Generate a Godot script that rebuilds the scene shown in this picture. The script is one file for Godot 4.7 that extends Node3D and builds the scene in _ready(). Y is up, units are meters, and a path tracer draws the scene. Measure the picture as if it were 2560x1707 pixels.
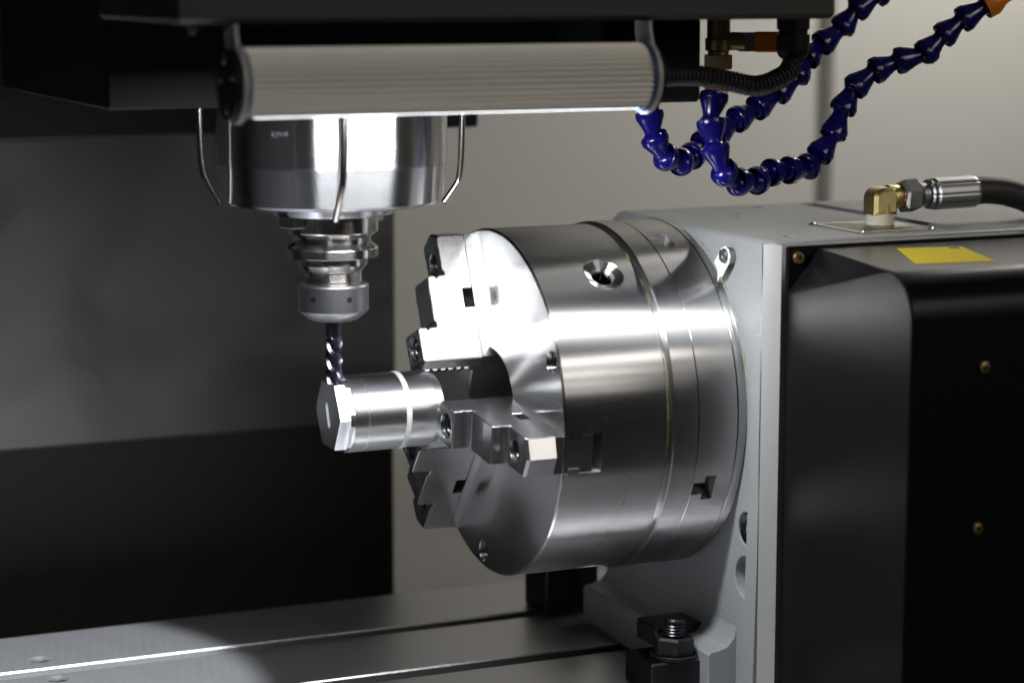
extends Node3D

# ---------------------------------------------------------------- mesh builder
class MB:
	var v := PackedVector3Array()
	var n := PackedVector3Array()
	var uv := PackedVector2Array()

	func tri(a: Vector3, b: Vector3, c: Vector3, na: Vector3, nb: Vector3, nc: Vector3, ua := Vector2.ZERO, ub := Vector2.ZERO, uc := Vector2.ZERO) -> void:
		var g := (c - a).cross(b - a)
		if g.length_squared() < 1e-22:
			return
		if g.dot(na + nb + nc) < 0.0:
			v.append_array([a, c, b]); n.append_array([na, nc, nb]); uv.append_array([ua, uc, ub])
		else:
			v.append_array([a, b, c]); n.append_array([na, nb, nc]); uv.append_array([ua, ub, uc])

	func quad(p: Array, m: Array, t: Array) -> void:
		tri(p[0], p[1], p[2], m[0], m[1], m[2], t[0], t[1], t[2])
		tri(p[0], p[2], p[3], m[0], m[2], m[3], t[0], t[2], t[3])

	# flat quad whose outside is roughly along hint
	func fquad(a: Vector3, b: Vector3, c: Vector3, d: Vector3, hint: Vector3) -> void:
		var g := (c - a).cross(d - b)
		if g.length_squared() < 1e-22:
			return
		g = g.normalized()
		if g.dot(hint) < 0.0:
			g = -g
		var lu := a.distance_to(b)
		var lv := b.distance_to(c)
		quad([a, b, c, d], [g, g, g, g], [Vector2(0, 0), Vector2(lu, 0), Vector2(lu, lv), Vector2(0, lv)])

	func append(o: MB, t: Transform3D) -> void:
		var nb := t.basis.inverse().transposed()
		for i in o.v.size():
			v.append(t * o.v[i]); n.append((nb * o.n[i]).normalized()); uv.append(o.uv[i])

	func mesh() -> ArrayMesh:
		var a := []
		a.resize(Mesh.ARRAY_MAX)
		a[Mesh.ARRAY_VERTEX] = v; a[Mesh.ARRAY_NORMAL] = n; a[Mesh.ARRAY_TEX_UV] = uv
		var m := ArrayMesh.new()
		m.add_surface_from_arrays(Mesh.PRIMITIVE_TRIANGLES, a)
		return m

var M := {}
var rng := RandomNumberGenerator.new()
var taken := {}

# ---------------------------------------------------------------- shapes
func ax3(axis: String, along: float, r: float, a: float) -> Vector3:
	if axis == "x":
		return Vector3(along, r * sin(a), r * cos(a))
	return Vector3(r * sin(a), along, r * cos(a))

# profile of (along, radius); the outside lies to the left of its run (run it from low to high along the outside)
func lathe(prof: Array, axis := "y", segs := 64, smooth_deg := 28.0, mb: MB = null) -> MB:
	if mb == null:
		mb = MB.new()
	var seg_n := []
	for i in prof.size() - 1:
		var d: Vector2 = prof[i + 1] - prof[i]
		seg_n.append(Vector2(-d.y, d.x).normalized())
	var run := 0.0
	for i in prof.size() - 1:
		var p0: Vector2 = prof[i]
		var p1: Vector2 = prof[i + 1]
		var l := p0.distance_to(p1)
		if l < 1e-7:
			continue
		var n0: Vector2 = seg_n[i]
		var n1: Vector2 = seg_n[i]
		if i > 0 and n0.dot(seg_n[i - 1]) > cos(deg_to_rad(smooth_deg)):
			n0 = (n0 + seg_n[i - 1]).normalized()
		if i < seg_n.size() - 1 and n1.dot(seg_n[i + 1]) > cos(deg_to_rad(smooth_deg)):
			n1 = (n1 + seg_n[i + 1]).normalized()
		for k in segs:
			var a0 := TAU * k / segs
			var a1 := TAU * (k + 1) / segs
			var q := [ax3(axis, p0.x, p0.y, a0), ax3(axis, p1.x, p1.y, a0), ax3(axis, p1.x, p1.y, a1), ax3(axis, p0.x, p0.y, a1)]
			var m := [ax3(axis, n0.x, n0.y, a0), ax3(axis, n1.x, n1.y, a0), ax3(axis, n1.x, n1.y, a1), ax3(axis, n0.x, n0.y, a1)]
			var u0 := float(k) / segs
			var u1 := float(k + 1) / segs
			mb.quad(q, m, [Vector2(u0, run), Vector2(u0, run + l), Vector2(u1, run + l), Vector2(u1, run)])
		run += l
	return mb

func area2(p: PackedVector2Array) -> float:
	var s := 0.0
	for i in p.size():
		s += p[i].cross(p[(i + 1) % p.size()])
	return s * 0.5

func ccw(p: PackedVector2Array) -> PackedVector2Array:
	if area2(p) < 0.0:
		p = p.duplicate()
		p.reverse()
	return p

func inset(p: PackedVector2Array, b: float) -> PackedVector2Array:
	var o := PackedVector2Array()
	for i in p.size():
		var e0 := (p[i] - p[(i - 1 + p.size()) % p.size()]).normalized()
		var e1 := (p[(i + 1) % p.size()] - p[i]).normalized()
		var n0 := Vector2(e0.y, -e0.x)
		var n1 := Vector2(e1.y, -e1.x)
		o.append(p[i] - b * (n0 + n1) / maxf(0.35, 1.0 + n0.dot(n1)))
	return o

# sections: [[w, polygon], ...] with the same number of corners; plane axes P and Q, w along W
func loft(sections: Array, t: Transform3D, cap0 := true, cap1 := true, skip: Array = [], smooth_deg := 20.0, mb: MB = null) -> MB:
	if mb == null:
		mb = MB.new()
	var cnt: int = sections[0][1].size()
	var run := []
	var acc := 0.0
	for i in cnt:
		run.append(acc)
		acc += (sections[0][1][i] as Vector2).distance_to(sections[0][1][(i + 1) % cnt])
	for s in sections.size() - 1:
		var w0: float = sections[s][0]
		var w1: float = sections[s + 1][0]
		var p0: PackedVector2Array = sections[s][1]
		var p1: PackedVector2Array = sections[s + 1][1]
		var fn := []
		for i in cnt:
			var j := (i + 1) % cnt
			var a := Vector3(p0[i].x, p0[i].y, w0)
			var b := Vector3(p0[j].x, p0[j].y, w0)
			var c := Vector3(p1[j].x, p1[j].y, w1)
			var d := Vector3(p1[i].x, p1[i].y, w1)
			var g := (c - a).cross(d - b)
			var e := p0[j] - p0[i]
			if e.length_squared() < 1e-16:
				e = p1[j] - p1[i]
			var h := Vector3(e.y, -e.x, 0)
			if w1 - w0 < 1e-7:
				h = Vector3(0, 0, 1)
			g = g.normalized()
			if g.dot(h) < 0.0:
				g = -g
			fn.append(g)
		for i in cnt:
			if i in skip:
				continue
			var j := (i + 1) % cnt
			var na: Vector3 = fn[i]
			var nb: Vector3 = fn[i]
			var prev: Vector3 = fn[(i - 1 + cnt) % cnt]
			var nxt: Vector3 = fn[j]
			if na.dot(prev) > cos(deg_to_rad(smooth_deg)):
				na = (na + prev).normalized()
			if nb.dot(nxt) > cos(deg_to_rad(smooth_deg)):
				nb = (nb + nxt).normalized()
			var q := [t * Vector3(p0[i].x, p0[i].y, w0), t * Vector3(p0[j].x, p0[j].y, w0), t * Vector3(p1[j].x, p1[j].y, w1), t * Vector3(p1[i].x, p1[i].y, w1)]
			var ba := (t.basis * na).normalized()
			var bb := (t.basis * nb).normalized()
			var l: float = p0[i].distance_to(p0[j])
			mb.quad(q, [ba, bb, bb, ba], [Vector2(w0, run[i]), Vector2(w0, run[i] + l), Vector2(w1, run[i] + l), Vector2(w1, run[i])])
	for e in 2:
		if (e == 0 and not cap0) or (e == 1 and not cap1):
			continue
		var sec: Array = sections[0] if e == 0 else sections[-1]
		flat_cap(sec[1], sec[0], t, -1.0 if e == 0 else 1.0, mb)
	return mb

func flat_cap(p: PackedVector2Array, w: float, t: Transform3D, side: float, mb: MB) -> void:
	var lo := p[0]
	var hi := p[0]
	for q in p:
		lo = lo.min(q)
		hi = hi.max(q)
	var idx := PackedInt32Array()
	for k in [100.0, 1000.0, 10.0, 20000.0, 1.0]:
		var big := PackedVector2Array()
		for q in p: big.append((q - lo) * k / maxf(hi.x - lo.x, hi.y - lo.y))
		idx = Geometry2D.triangulate_polygon(big)
		if not idx.is_empty():
			break
	if idx.is_empty():
		push_warning("cap not triangulated %d" % p.size())
	var nn := (t.basis * Vector3(0, 0, side)).normalized()
	for k in range(0, idx.size(), 3):
		var a := p[idx[k]]
		var b := p[idx[k + 1]]
		var c := p[idx[k + 2]]
		mb.tri(t * Vector3(a.x, a.y, w), t * Vector3(b.x, b.y, w), t * Vector3(c.x, c.y, w), nn, nn, nn, a, b, c)

func prism(poly: PackedVector2Array, t: Transform3D, w0: float, w1: float, b := 0.0004, skip: Array = [], smooth_deg := 20.0, mb: MB = null) -> MB:
	poly = ccw(poly)
	if b <= 0.0:
		return loft([[w0, poly], [w1, poly]], t, true, true, skip, smooth_deg, mb)
	var inn := inset(poly, b)
	return loft([[w0, inn], [w0 + b, poly], [w1 - b, poly], [w1, inn]], t, true, true, skip, smooth_deg, mb)

func rect(x0: float, y0: float, x1: float, y1: float) -> PackedVector2Array:
	return PackedVector2Array([Vector2(x0, y0), Vector2(x1, y0), Vector2(x1, y1), Vector2(x0, y1)])

# a rectangle with each corner rounded (radii: low-left, low-right, high-right, high-left)
func rrect(x0: float, y0: float, x1: float, y1: float, r: Array, steps := 6) -> PackedVector2Array:
	var o := PackedVector2Array()
	var c := [Vector2(x0 + r[0], y0 + r[0]), Vector2(x1 - r[1], y0 + r[1]), Vector2(x1 - r[2], y1 - r[2]), Vector2(x0 + r[3], y1 - r[3])]
	for k in 4:
		var a0 := PI + k * PI / 2
		if r[k] <= 0.0:
			o.append(c[k])
			continue
		for s in steps + 1:
			var a := a0 + PI / 2 * s / steps
			o.append(c[k] + r[k] * Vector2(cos(a), sin(a)))
	return o

func ngon(cnt: int, r: float, turn := 0.0) -> PackedVector2Array:
	var o := PackedVector2Array()
	for k in cnt:
		o.append(r * Vector2(cos(turn + TAU * k / cnt), sin(turn + TAU * k / cnt)))
	return o

# chamfered box between two corners
func cbox(a: Vector3, b: Vector3, bev := 0.0006, mb: MB = null) -> MB:
	var c := (a + b) / 2
	var s := (b - a).abs() / 2
	var p := rect(-s.x + bev * 0, -s.y, s.x, s.y)
	if bev > 0.0:
		p = PackedVector2Array([Vector2(-s.x + bev, -s.y), Vector2(s.x - bev, -s.y), Vector2(s.x, -s.y + bev), Vector2(s.x, s.y - bev), Vector2(s.x - bev, s.y), Vector2(-s.x + bev, s.y), Vector2(-s.x, s.y - bev), Vector2(-s.x, -s.y + bev)])
	return prism(p, Transform3D(Basis(), c), -s.z, s.z, bev, [], 5.0, mb)

func align(dir: Vector3, at := Vector3.ZERO, turn := 0.0) -> Transform3D:
	var y := dir.normalized()
	var h := Vector3(0, 0, 1) if absf(y.z) < 0.9 else Vector3(1, 0, 0)
	var x := y.cross(h).normalized()
	var z := x.cross(y).normalized()
	return Transform3D(Basis(x, y, z) * Basis(Vector3.UP, turn), at)

# a round bar along points
func tube(pts: Array, r: float, segs := 16, caps := true, mb: MB = null) -> MB:
	if mb == null:
		mb = MB.new()
	var rings := []
	var up := Vector3(0.13, 0.21, 0.97).normalized()
	var run := 0.0
	var runs := []
	for i in pts.size():
		var t: Vector3
		if i == 0: t = pts[1] - pts[0]
		elif i == pts.size() - 1: t = pts[i] - pts[i - 1]
		else: t = (pts[i] - pts[i - 1]).normalized() + (pts[i + 1] - pts[i]).normalized()
		t = t.normalized()
		var x := t.cross(up).normalized()
		up = x.cross(t).normalized()
		var ring := []
		for k in segs + 1:
			var a := TAU * k / segs
			ring.append(x * cos(a) + up * sin(a))
		rings.append(ring)
		if i > 0:
			run += (pts[i] as Vector3).distance_to(pts[i - 1])
		runs.append(run)
	for i in pts.size() - 1:
		for k in segs:
			var m := [rings[i][k], rings[i][k + 1], rings[i + 1][k + 1], rings[i + 1][k]]
			var q := [pts[i] + r * m[0], pts[i] + r * m[1], pts[i + 1] + r * m[2], pts[i + 1] + r * m[3]]
			var u0 := float(k) / segs
			var u1 := float(k + 1) / segs
			mb.quad(q, m, [Vector2(u0, runs[i]), Vector2(u1, runs[i]), Vector2(u1, runs[i + 1]), Vector2(u0, runs[i + 1])])
	if caps:
		for e in 2:
			var i: int = 0 if e == 0 else pts.size() - 1
			var nn: Vector3 = ((pts[0] - pts[1]) if e == 0 else (pts[i] - pts[i - 1])).normalized()
			for k in segs:
				mb.tri(pts[i], pts[i] + r * rings[i][k], pts[i] + r * rings[i][k + 1], nn, nn, nn)
	return mb

func spline(ctrl: Array, per := 8) -> Array:
	var o := []
	for i in ctrl.size() - 1:
		var p0: Vector3 = ctrl[maxi(i - 1, 0)]
		var p1: Vector3 = ctrl[i]
		var p2: Vector3 = ctrl[i + 1]
		var p3: Vector3 = ctrl[mini(i + 2, ctrl.size() - 1)]
		for k in per:
			var s := float(k) / per
			o.append(p1.cubic_interpolate(p2, p0, p3, s))
	o.append(ctrl[-1])
	return o

# a curved or flat sheet F(u, v) -> [position, normal, uv] with pockets:
# rects [u0, u1, v0, v1, depth]; circs [u0, u1, v0, v1, uc, vc, ru, rv, metric radius, [[scale, depth], ...]]
func patch(F: Callable, us: Array, vs: Array, rects: Array, circs: Array, mb: MB = null) -> MB:
	if mb == null:
		mb = MB.new()
	us = us.duplicate()
	vs = vs.duplicate()
	for h in rects + circs:
		for x in [h[0], h[1]]: us.append(x)
		for x in [h[2], h[3]]: vs.append(x)
	us = uniq(us)
	vs = uniq(vs)
	var hole := func(i: int, j: int) -> float:
		if i < 0 or j < 0 or i >= us.size() - 1 or j >= vs.size() - 1:
			return -1.0
		var um: float = (us[i] + us[i + 1]) / 2
		var vm: float = (vs[j] + vs[j + 1]) / 2
		for h in rects:
			if um > h[0] and um < h[1] and vm > h[2] and vm < h[3]:
				return h[4]
		for h in circs:
			if um > h[0] and um < h[1] and vm > h[2] and vm < h[3]:
				return 99.0
		return -1.0
	for i in us.size() - 1:
		for j in vs.size() - 1:
			var d: float = hole.call(i, j)
			var c := [F.call(us[i], vs[j]), F.call(us[i + 1], vs[j]), F.call(us[i + 1], vs[j + 1]), F.call(us[i], vs[j + 1])]
			if d < 0.0:
				mb.quad([c[0][0], c[1][0], c[2][0], c[3][0]], [c[0][1], c[1][1], c[2][1], c[3][1]], [c[0][2], c[1][2], c[2][2], c[3][2]])
			elif d < 90.0:
				var dn: Vector3 = (c[0][1] + c[2][1]).normalized()
				var f := []
				for k in 4: f.append(c[k][0] - c[k][1] * d)
				mb.fquad(f[0], f[1], f[2], f[3], dn)
				var mid: Vector3 = (c[0][0] + c[2][0]) / 2
				var nb := [[i, j - 1, 0, 1], [i + 1, j, 1, 2], [i, j + 1, 2, 3], [i - 1, j, 3, 0]]
				for e in nb:
					if hole.call(e[0], e[1]) < 0.0:
						var a: Vector3 = c[e[2]][0]
						var b: Vector3 = c[e[3]][0]
						mb.fquad(a, b, f[e[3]], f[e[2]], mid - (a + b) / 2)
	for h in circs:
		var uc: float = h[4]
		var vc: float = h[5]
		var angs := []
		for k in 48: angs.append(TAU * k / 48.0)
		for cu in [h[0], h[1]]:
			for cv in [h[2], h[3]]:
				angs.append(fposmod(atan2((cv - vc) / h[7], (cu - uc) / h[6]), TAU))
		angs = uniq(angs)
		var cen: Array = F.call(uc, vc)
		var nc: Vector3 = cen[1]
		var outer := []
		var rim := []
		for a in angs:
			var du: float = cos(a) * h[6]
			var dv: float = sin(a) * h[7]
			var s := 1e9
			if du > 1e-12: s = minf(s, (h[1] - uc) / du)
			if du < -1e-12: s = minf(s, (h[0] - uc) / du)
			if dv > 1e-12: s = minf(s, (h[3] - vc) / dv)
			if dv < -1e-12: s = minf(s, (h[2] - vc) / dv)
			outer.append(F.call(uc + du * s, vc + dv * s))
			rim.append(F.call(uc + du, vc + dv))
		for k in angs.size():
			var k2 := (k + 1) % angs.size()
			var o0: Array = outer[k]
			var o1: Array = outer[k2]
			var r0: Array = rim[k]
			var r1: Array = rim[k2]
			mb.quad([o0[0], o1[0], r1[0], r0[0]], [o0[1], o1[1], r1[1], r0[1]], [o0[2], o1[2], r1[2], r0[2]])
			var prof: Array = h[9]
			var s0 := 1.0
			var d0 := 0.0
			for st in prof:
				var s1: float = st[0]
				var d1: float = st[1]
				var ra: Vector3 = (r0[0] - cen[0]).slide(nc).normalized()
				var rb: Vector3 = (r1[0] - cen[0]).slide(nc).normalized()
				var ds: float = (s1 - s0) * h[8]
				var dd := d1 - d0
				var na := (nc * (-ds) - ra * dd).normalized()
				var nb2 := (nc * (-ds) - rb * dd).normalized()
				var pa0: Vector3 = cen[0] + (r0[0] - cen[0]) * s0 - nc * d0
				var pb0: Vector3 = cen[0] + (r1[0] - cen[0]) * s0 - nc * d0
				var pa1: Vector3 = cen[0] + (r0[0] - cen[0]) * s1 - nc * d1
				var pb1: Vector3 = cen[0] + (r1[0] - cen[0]) * s1 - nc * d1
				var ua := float(k) / angs.size()
				var ub := float(k + 1) / angs.size()
				mb.quad([pa0, pb0, pb1, pa1], [na, nb2, nb2, na], [Vector2(ua, 0), Vector2(ub, 0), Vector2(ub, 0.01), Vector2(ua, 0.01)])
				s0 = s1
				d0 = d1
	return mb

func uniq(a: Array) -> Array:
	a.sort()
	var o := []
	for x in a:
		if o.is_empty() or x - o[-1] > 1e-7:
			o.append(x)
	return o

func steps(a: float, b: float, cnt: int) -> Array:
	var o := []
	for i in cnt + 1: o.append(lerpf(a, b, float(i) / cnt))
	return o

# socket head screw whose head's top lies at y = 0, axis +y
func screw_mesh(r: float, h: float, key: float, deep: float, dome := 0.0) -> MB:
	var mb := MB.new()
	var ch := r * 0.12
	var cnt := 36
	var hex := []
	for k in cnt:
		var a := TAU * k / cnt
		var m := fposmod(a, PI / 3) - PI / 6
		hex.append(Vector3(sin(a), 0, cos(a)) * key * cos(PI / 6) / cos(m))
	for k in cnt:
		var k2 := (k + 1) % cnt
		var a0 := TAU * k / cnt
		var a1 := TAU * (k + 1) / cnt
		var d0 := Vector3(sin(a0), 0, cos(a0))
		var d1 := Vector3(sin(a1), 0, cos(a1))
		var e0 := d0 * (r - ch) - Vector3(0, dome * 0.3, 0)
		var e1 := d1 * (r - ch) - Vector3(0, dome * 0.3, 0)
		mb.fquad(hex[k], hex[k2], e1, e0, Vector3.UP)
		mb.fquad(e0, e1, d1 * r - Vector3(0, ch + dome, 0), d0 * r - Vector3(0, ch + dome, 0), d0 + Vector3.UP)
		mb.quad([d0 * r - Vector3(0, ch + dome, 0), d1 * r - Vector3(0, ch + dome, 0), d1 * r - Vector3(0, h, 0), d0 * r - Vector3(0, h, 0)], [d0, d1, d1, d0], [Vector2.ZERO, Vector2.RIGHT, Vector2.ONE, Vector2.DOWN])
		mb.fquad(hex[k], hex[k2], hex[k2] - Vector3(0, deep, 0), hex[k] - Vector3(0, deep, 0), -d0)
		mb.tri(hex[k] - Vector3(0, deep, 0), hex[k2] - Vector3(0, deep, 0), Vector3(0, -deep * 1.15, 0), Vector3.UP, Vector3.UP, Vector3.UP)
	return mb

# ---------------------------------------------------------------- scene objects
func numbered(called: String) -> String:
	var k: int = taken.get(called, 0)
	taken[called] = k + 1
	return called if k == 0 else "%s_%03d" % [called, k]

func thing(called: String, label: String, category: String, at := Vector3.ZERO, group := "") -> Node3D:
	var o := Node3D.new()
	o.name = numbered(called)
	add_child(o)
	o.position = at
	o.set_meta("label", label)
	o.set_meta("category", category)
	if group != "":
		o.set_meta("group", group)
	return o

func part(called: String, m, mat: Material, parent: Node3D, t := Transform3D()) -> MeshInstance3D:
	var o := MeshInstance3D.new()
	o.name = called
	o.mesh = m.mesh() if m is MB else m
	o.material_override = mat
	parent.add_child(o, true)
	# t is given in the scene's axes; parts sit under things that are only shifted
	var off := Vector3.ZERO
	var q: Node = parent
	while q != self:
		off += (q as Node3D).position
		q = q.get_parent()
	o.transform = Transform3D(t.basis, t.origin - off)
	return o

func structure(called: String, m, mat: Material) -> MeshInstance3D:
	var o := part(called, m, mat, self)
	o.set_meta("kind", "structure")
	return o

# ---------------------------------------------------------------- materials
func lin(r: float, g: float, b: float) -> Color:
	return Color(r, g, b).linear_to_srgb()

func noise_tex(seed_: int, freq: float, lo: float, hi: float, size := 512, oct := 4, as_normal := false, bump := 4.0) -> NoiseTexture2D:
	var f := FastNoiseLite.new()
	f.seed = seed_
	f.frequency = freq
	f.fractal_octaves = oct
	var t := NoiseTexture2D.new()
	t.width = size; t.height = size
	t.seamless = true
	t.noise = f
	if as_normal:
		t.as_normal_map = true
		t.bump_strength = bump
	else:
		var g := Gradient.new()
		g.set_color(0, Color(lo, lo, lo)); g.set_color(1, Color(hi, hi, hi))
		g.offsets = PackedFloat32Array([0.25, 0.75])
		t.color_ramp = g
	return t

# fine lines that run along u (turning or grinding marks): value varies with v only, a little with u
func line_tex(seed_: int, lo: float, hi: float, h := 512, w := 16) -> ImageTexture:
	var r := RandomNumberGenerator.new()
	r.seed = seed_
	var im := Image.create(w, h, false, Image.FORMAT_RGB8)
	var slow := 0.0
	for y in h:
		slow = lerpf(slow, r.randf_range(-1, 1), 0.25)
		var base := 0.5 + 0.32 * slow + 0.26 * r.randf_range(-1, 1)
		for x in w:
			var c := clampf(lerpf(lo, hi, base + 0.05 * r.randf_range(-1, 1)), 0, 1)
			im.set_pixel(x, y, Color(c, c, c))
	return ImageTexture.create_from_image(im)

# faint cross-feed waves of a ground table with fine scratches along it
func mill_tex() -> ImageTexture:
	var r := RandomNumberGenerator.new()
	r.seed = 9
	var im := Image.create(1024, 256, false, Image.FORMAT_RGB8)
	var rows := []
	for y in 256: rows.append(r.randf_range(-1, 1))
	for y in 256:
		for x in 1024:
			var w := sin(TAU * (x / 1024.0 * 30.0 + y / 256.0 * 8.0)) * 0.5 + sin(TAU * (x / 1024.0 * 7.0 - y / 256.0 * 3.0)) * 0.3
			var c: float = 0.32 + 0.022 * w + 0.010 * rows[y] + 0.008 * r.randf_range(-1, 1)
			im.set_pixel(x, y, Color(c, c, c))
	return ImageTexture.create_from_image(im)

# white with scattered specks (dust and dried coolant spots lie where the map is dark)
func speck_tex(seed_: int, cnt: int, size := 1024, lo := 0.0) -> ImageTexture:
	var r := RandomNumberGenerator.new()
	r.seed = seed_
	var im := Image.create(size, size, false, Image.FORMAT_RGB8)
	im.fill(Color.WHITE)
	for k in cnt:
		var x := r.randi_range(2, size - 4)
		var y := r.randi_range(2, size - 4)
		var s := 1 if r.randf() < 0.85 else 2
		var c := r.randf_range(0.68, 0.92)
		im.fill_rect(Rect2i(x, y, s, s), Color(c, c, c))
	return ImageTexture.create_from_image(im)

func metal(called: String, col: Color, rough: float, aniso := 0.0) -> StandardMaterial3D:
	var m := StandardMaterial3D.new()
	m.resource_name = called
	m.albedo_color = col
	m.metallic = 1.0
	m.roughness = rough
	if aniso != 0.0:
		m.anisotropy_enabled = true
		m.anisotropy = aniso
	M[called] = m
	return m

func paint(called: String, col: Color, rough: float, spec := 0.5) -> StandardMaterial3D:
	var m := StandardMaterial3D.new()
	m.resource_name = called
	m.albedo_color = col
	m.roughness = rough
	m.metallic_specular = spec
	M[called] = m
	return m

func tri_rough(m: StandardMaterial3D, tex: Texture2D, scale: float) -> void:
	m.uv1_triplanar = true
	m.uv1_scale = Vector3.ONE * scale
	m.roughness_texture = tex
	m.roughness = 1.0

func materials() -> void:
	var turned := metal("turned_steel", lin(0.60, 0.60, 0.605), 1.0, -1.0)
	turned.roughness_texture = line_tex(3, 0.305, 0.33, 2048)
	turned.uv1_scale = Vector3(3, 4, 1)
	turned.metallic_texture = speck_tex(41, 9000)
	var face := metal("faced_steel", lin(0.60, 0.60, 0.60), 1.0, -1.0)
	face.roughness_texture = line_tex(4, 0.245, 0.265)
	face.uv1_scale = Vector3(1, 14, 1)
	var ground := metal("ground_steel", lin(0.52, 0.52, 0.53), 1.0)
	tri_rough(ground, noise_tex(21, 0.08, 0.24, 0.265), 30.0)
	var bright := metal("bright_steel", lin(0.66, 0.65, 0.64), 0.16)
	bright.resource_name = "bright_steel"
	var spin := metal("spindle_steel", lin(0.60, 0.61, 0.63), 1.0, -0.98)
	spin.roughness_texture = line_tex(7, 0.22, 0.25)
	spin.uv1_scale = Vector3(1, 10, 1)
	var holder := metal("holder_steel", lin(0.58, 0.56, 0.54), 1.0, -0.9)
	holder.roughness_texture = line_tex(8, 0.17, 0.22)
	holder.uv1_scale = Vector3(1, 20, 1)
	metal("satin_steel", lin(0.34, 0.34, 0.36), 0.36)
	metal("coated_carbide", lin(0.20, 0.20, 0.26), 0.24)
	var alu := metal("aluminium", lin(0.80, 0.81, 0.83), 1.0, -0.8)
	alu.roughness_texture = line_tex(9, 0.35, 0.375)
	alu.uv1_scale = Vector3(1, 18, 1)
	var alf := metal("aluminium_flat", lin(0.80, 0.81, 0.83), 1.0)
	tri_rough(alf, noise_tex(23, 0.03, 0.22, 0.25), 30.0)
	var mill := metal("milled_aluminium", lin(0.80, 0.80, 0.80), 0.55)
	mill.metallic = 0.7
	metal("cast_iron", lin(0.30, 0.30, 0.30), 0.5)
	metal("black_oxide", lin(0.055, 0.055, 0.06), 0.30)
	metal("zinc", lin(0.36, 0.36, 0.36), 0.40)
	metal("trim_steel", lin(0.45, 0.45, 0.445), 0.42, 0.7)
	var brass := metal("yellow_zinc", lin(0.66, 0.54, 0.24), 1.0)
	tri_rough(brass, noise_tex(25, 0.06, 0.24, 0.44), 60.0)
	brass.normal_enabled = true
	brass.normal_texture = noise_tex(26, 0.12, 0, 1, 256, 3, true, 3.0)
	brass.normal_scale = 0.5
	metal("dull_brass", lin(0.36, 0.26, 0.12), 0.38)
	metal("copper_thread", lin(0.60, 0.33, 0.18), 0.30)
	metal("pipe_steel", lin(0.62, 0.58, 0.53), 0.14)
	var table := metal("table_steel", lin(0.50, 0.50, 0.51), 1.0, 0.5)
	table.metallic = 0.95
	table.roughness_texture = mill_tex()
	table.uv1_scale = Vector3(4, 4, 1)
	var black := paint("black_paint", lin(0.005, 0.005, 0.006), 1.0, 0.27)
	tri_rough(black, noise_tex(33, 0.05, 0.28, 0.33), 16.0)
	black.normal_enabled = true
	black.normal_texture = noise_tex(34, 0.07, 0, 1, 512, 2, true, 1.5)
	black.normal_scale = 0.16
	paint("dark_cover", lin(0.018, 0.019, 0.020), 0.5)
	paint("matt_black", lin(0.006, 0.006, 0.006), 0.6, 0.3)
	paint("black_rubber", lin(0.012, 0.012, 0.012), 0.55)
	var grey := paint("grey_paint", lin(0.25, 0.26, 0.265), 1.0)
	tri_rough(grey, noise_tex(35, 0.04, 0.34, 0.52), 14.0)
	grey.normal_enabled = true
	grey.normal_texture = noise_tex(36, 0.06, 0, 1, 512, 3, true, 3.0)
	grey.normal_scale = 0.4
	var wall := paint("wall_paint", lin(0.465, 0.457, 0.432), 0.5)
	wall.resource_name = "wall_paint"
	var panel := paint("panel_steel", lin(0.060, 0.060, 0.062), 1.0)
	panel.metallic = 0.6
	panel.albedo_color = lin(0.075, 0.074, 0.072)
	tri_rough(panel, noise_tex(38, 0.008, 0.30, 0.56), 1.6)
	paint("lower_cover", lin(0.014, 0.012, 0.010), 0.7, 0.25)
	paint("blue_plastic", lin(0.005, 0.0035, 0.10), 0.20)
	paint("orange_plastic", lin(0.75, 0.20, 0.012), 0.3)
	paint("ptfe", lin(0.72, 0.68, 0.56), 0.55)
	paint("yellow_label", lin(0.85, 0.66, 0.005), 0.6, 0.2)
	paint("white_mark", lin(0.8, 0.8, 0.8), 0.4)
	var alloy := metal("lamp_alloy", lin(0.80, 0.775, 0.71), 0.5)
	alloy.metallic = 0.2
	paint("blue_gasket", lin(0.03, 0.07, 0.22), 0.5)
	paint("cap_grey", lin(0.42, 0.42, 0.40), 0.45)
	paint("green_coolant", lin(0.22, 0.24, 0.03), 0.15)
	paint("dried_coolant", lin(0.16, 0.13, 0.06), 0.4)
	metal("plate_alloy", lin(0.40, 0.39, 0.34), 0.35)
	var glow := StandardMaterial3D.new()
	glow.resource_name = "lamp_glow"
	glow.albedo_color = Color(0.9, 0.9, 0.9)
	glow.emission_enabled = true
	glow.emission = Color(0.96, 0.98, 1.0)
	glow.emission_energy_multiplier = 6.0
	M["lamp_glow"] = glow
	var warm := glow.duplicate()
	warm.emission = Color(1.0, 0.94, 0.86)
	warm.emission_energy_multiplier = 3.0
	M["warm_glow"] = warm

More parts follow.
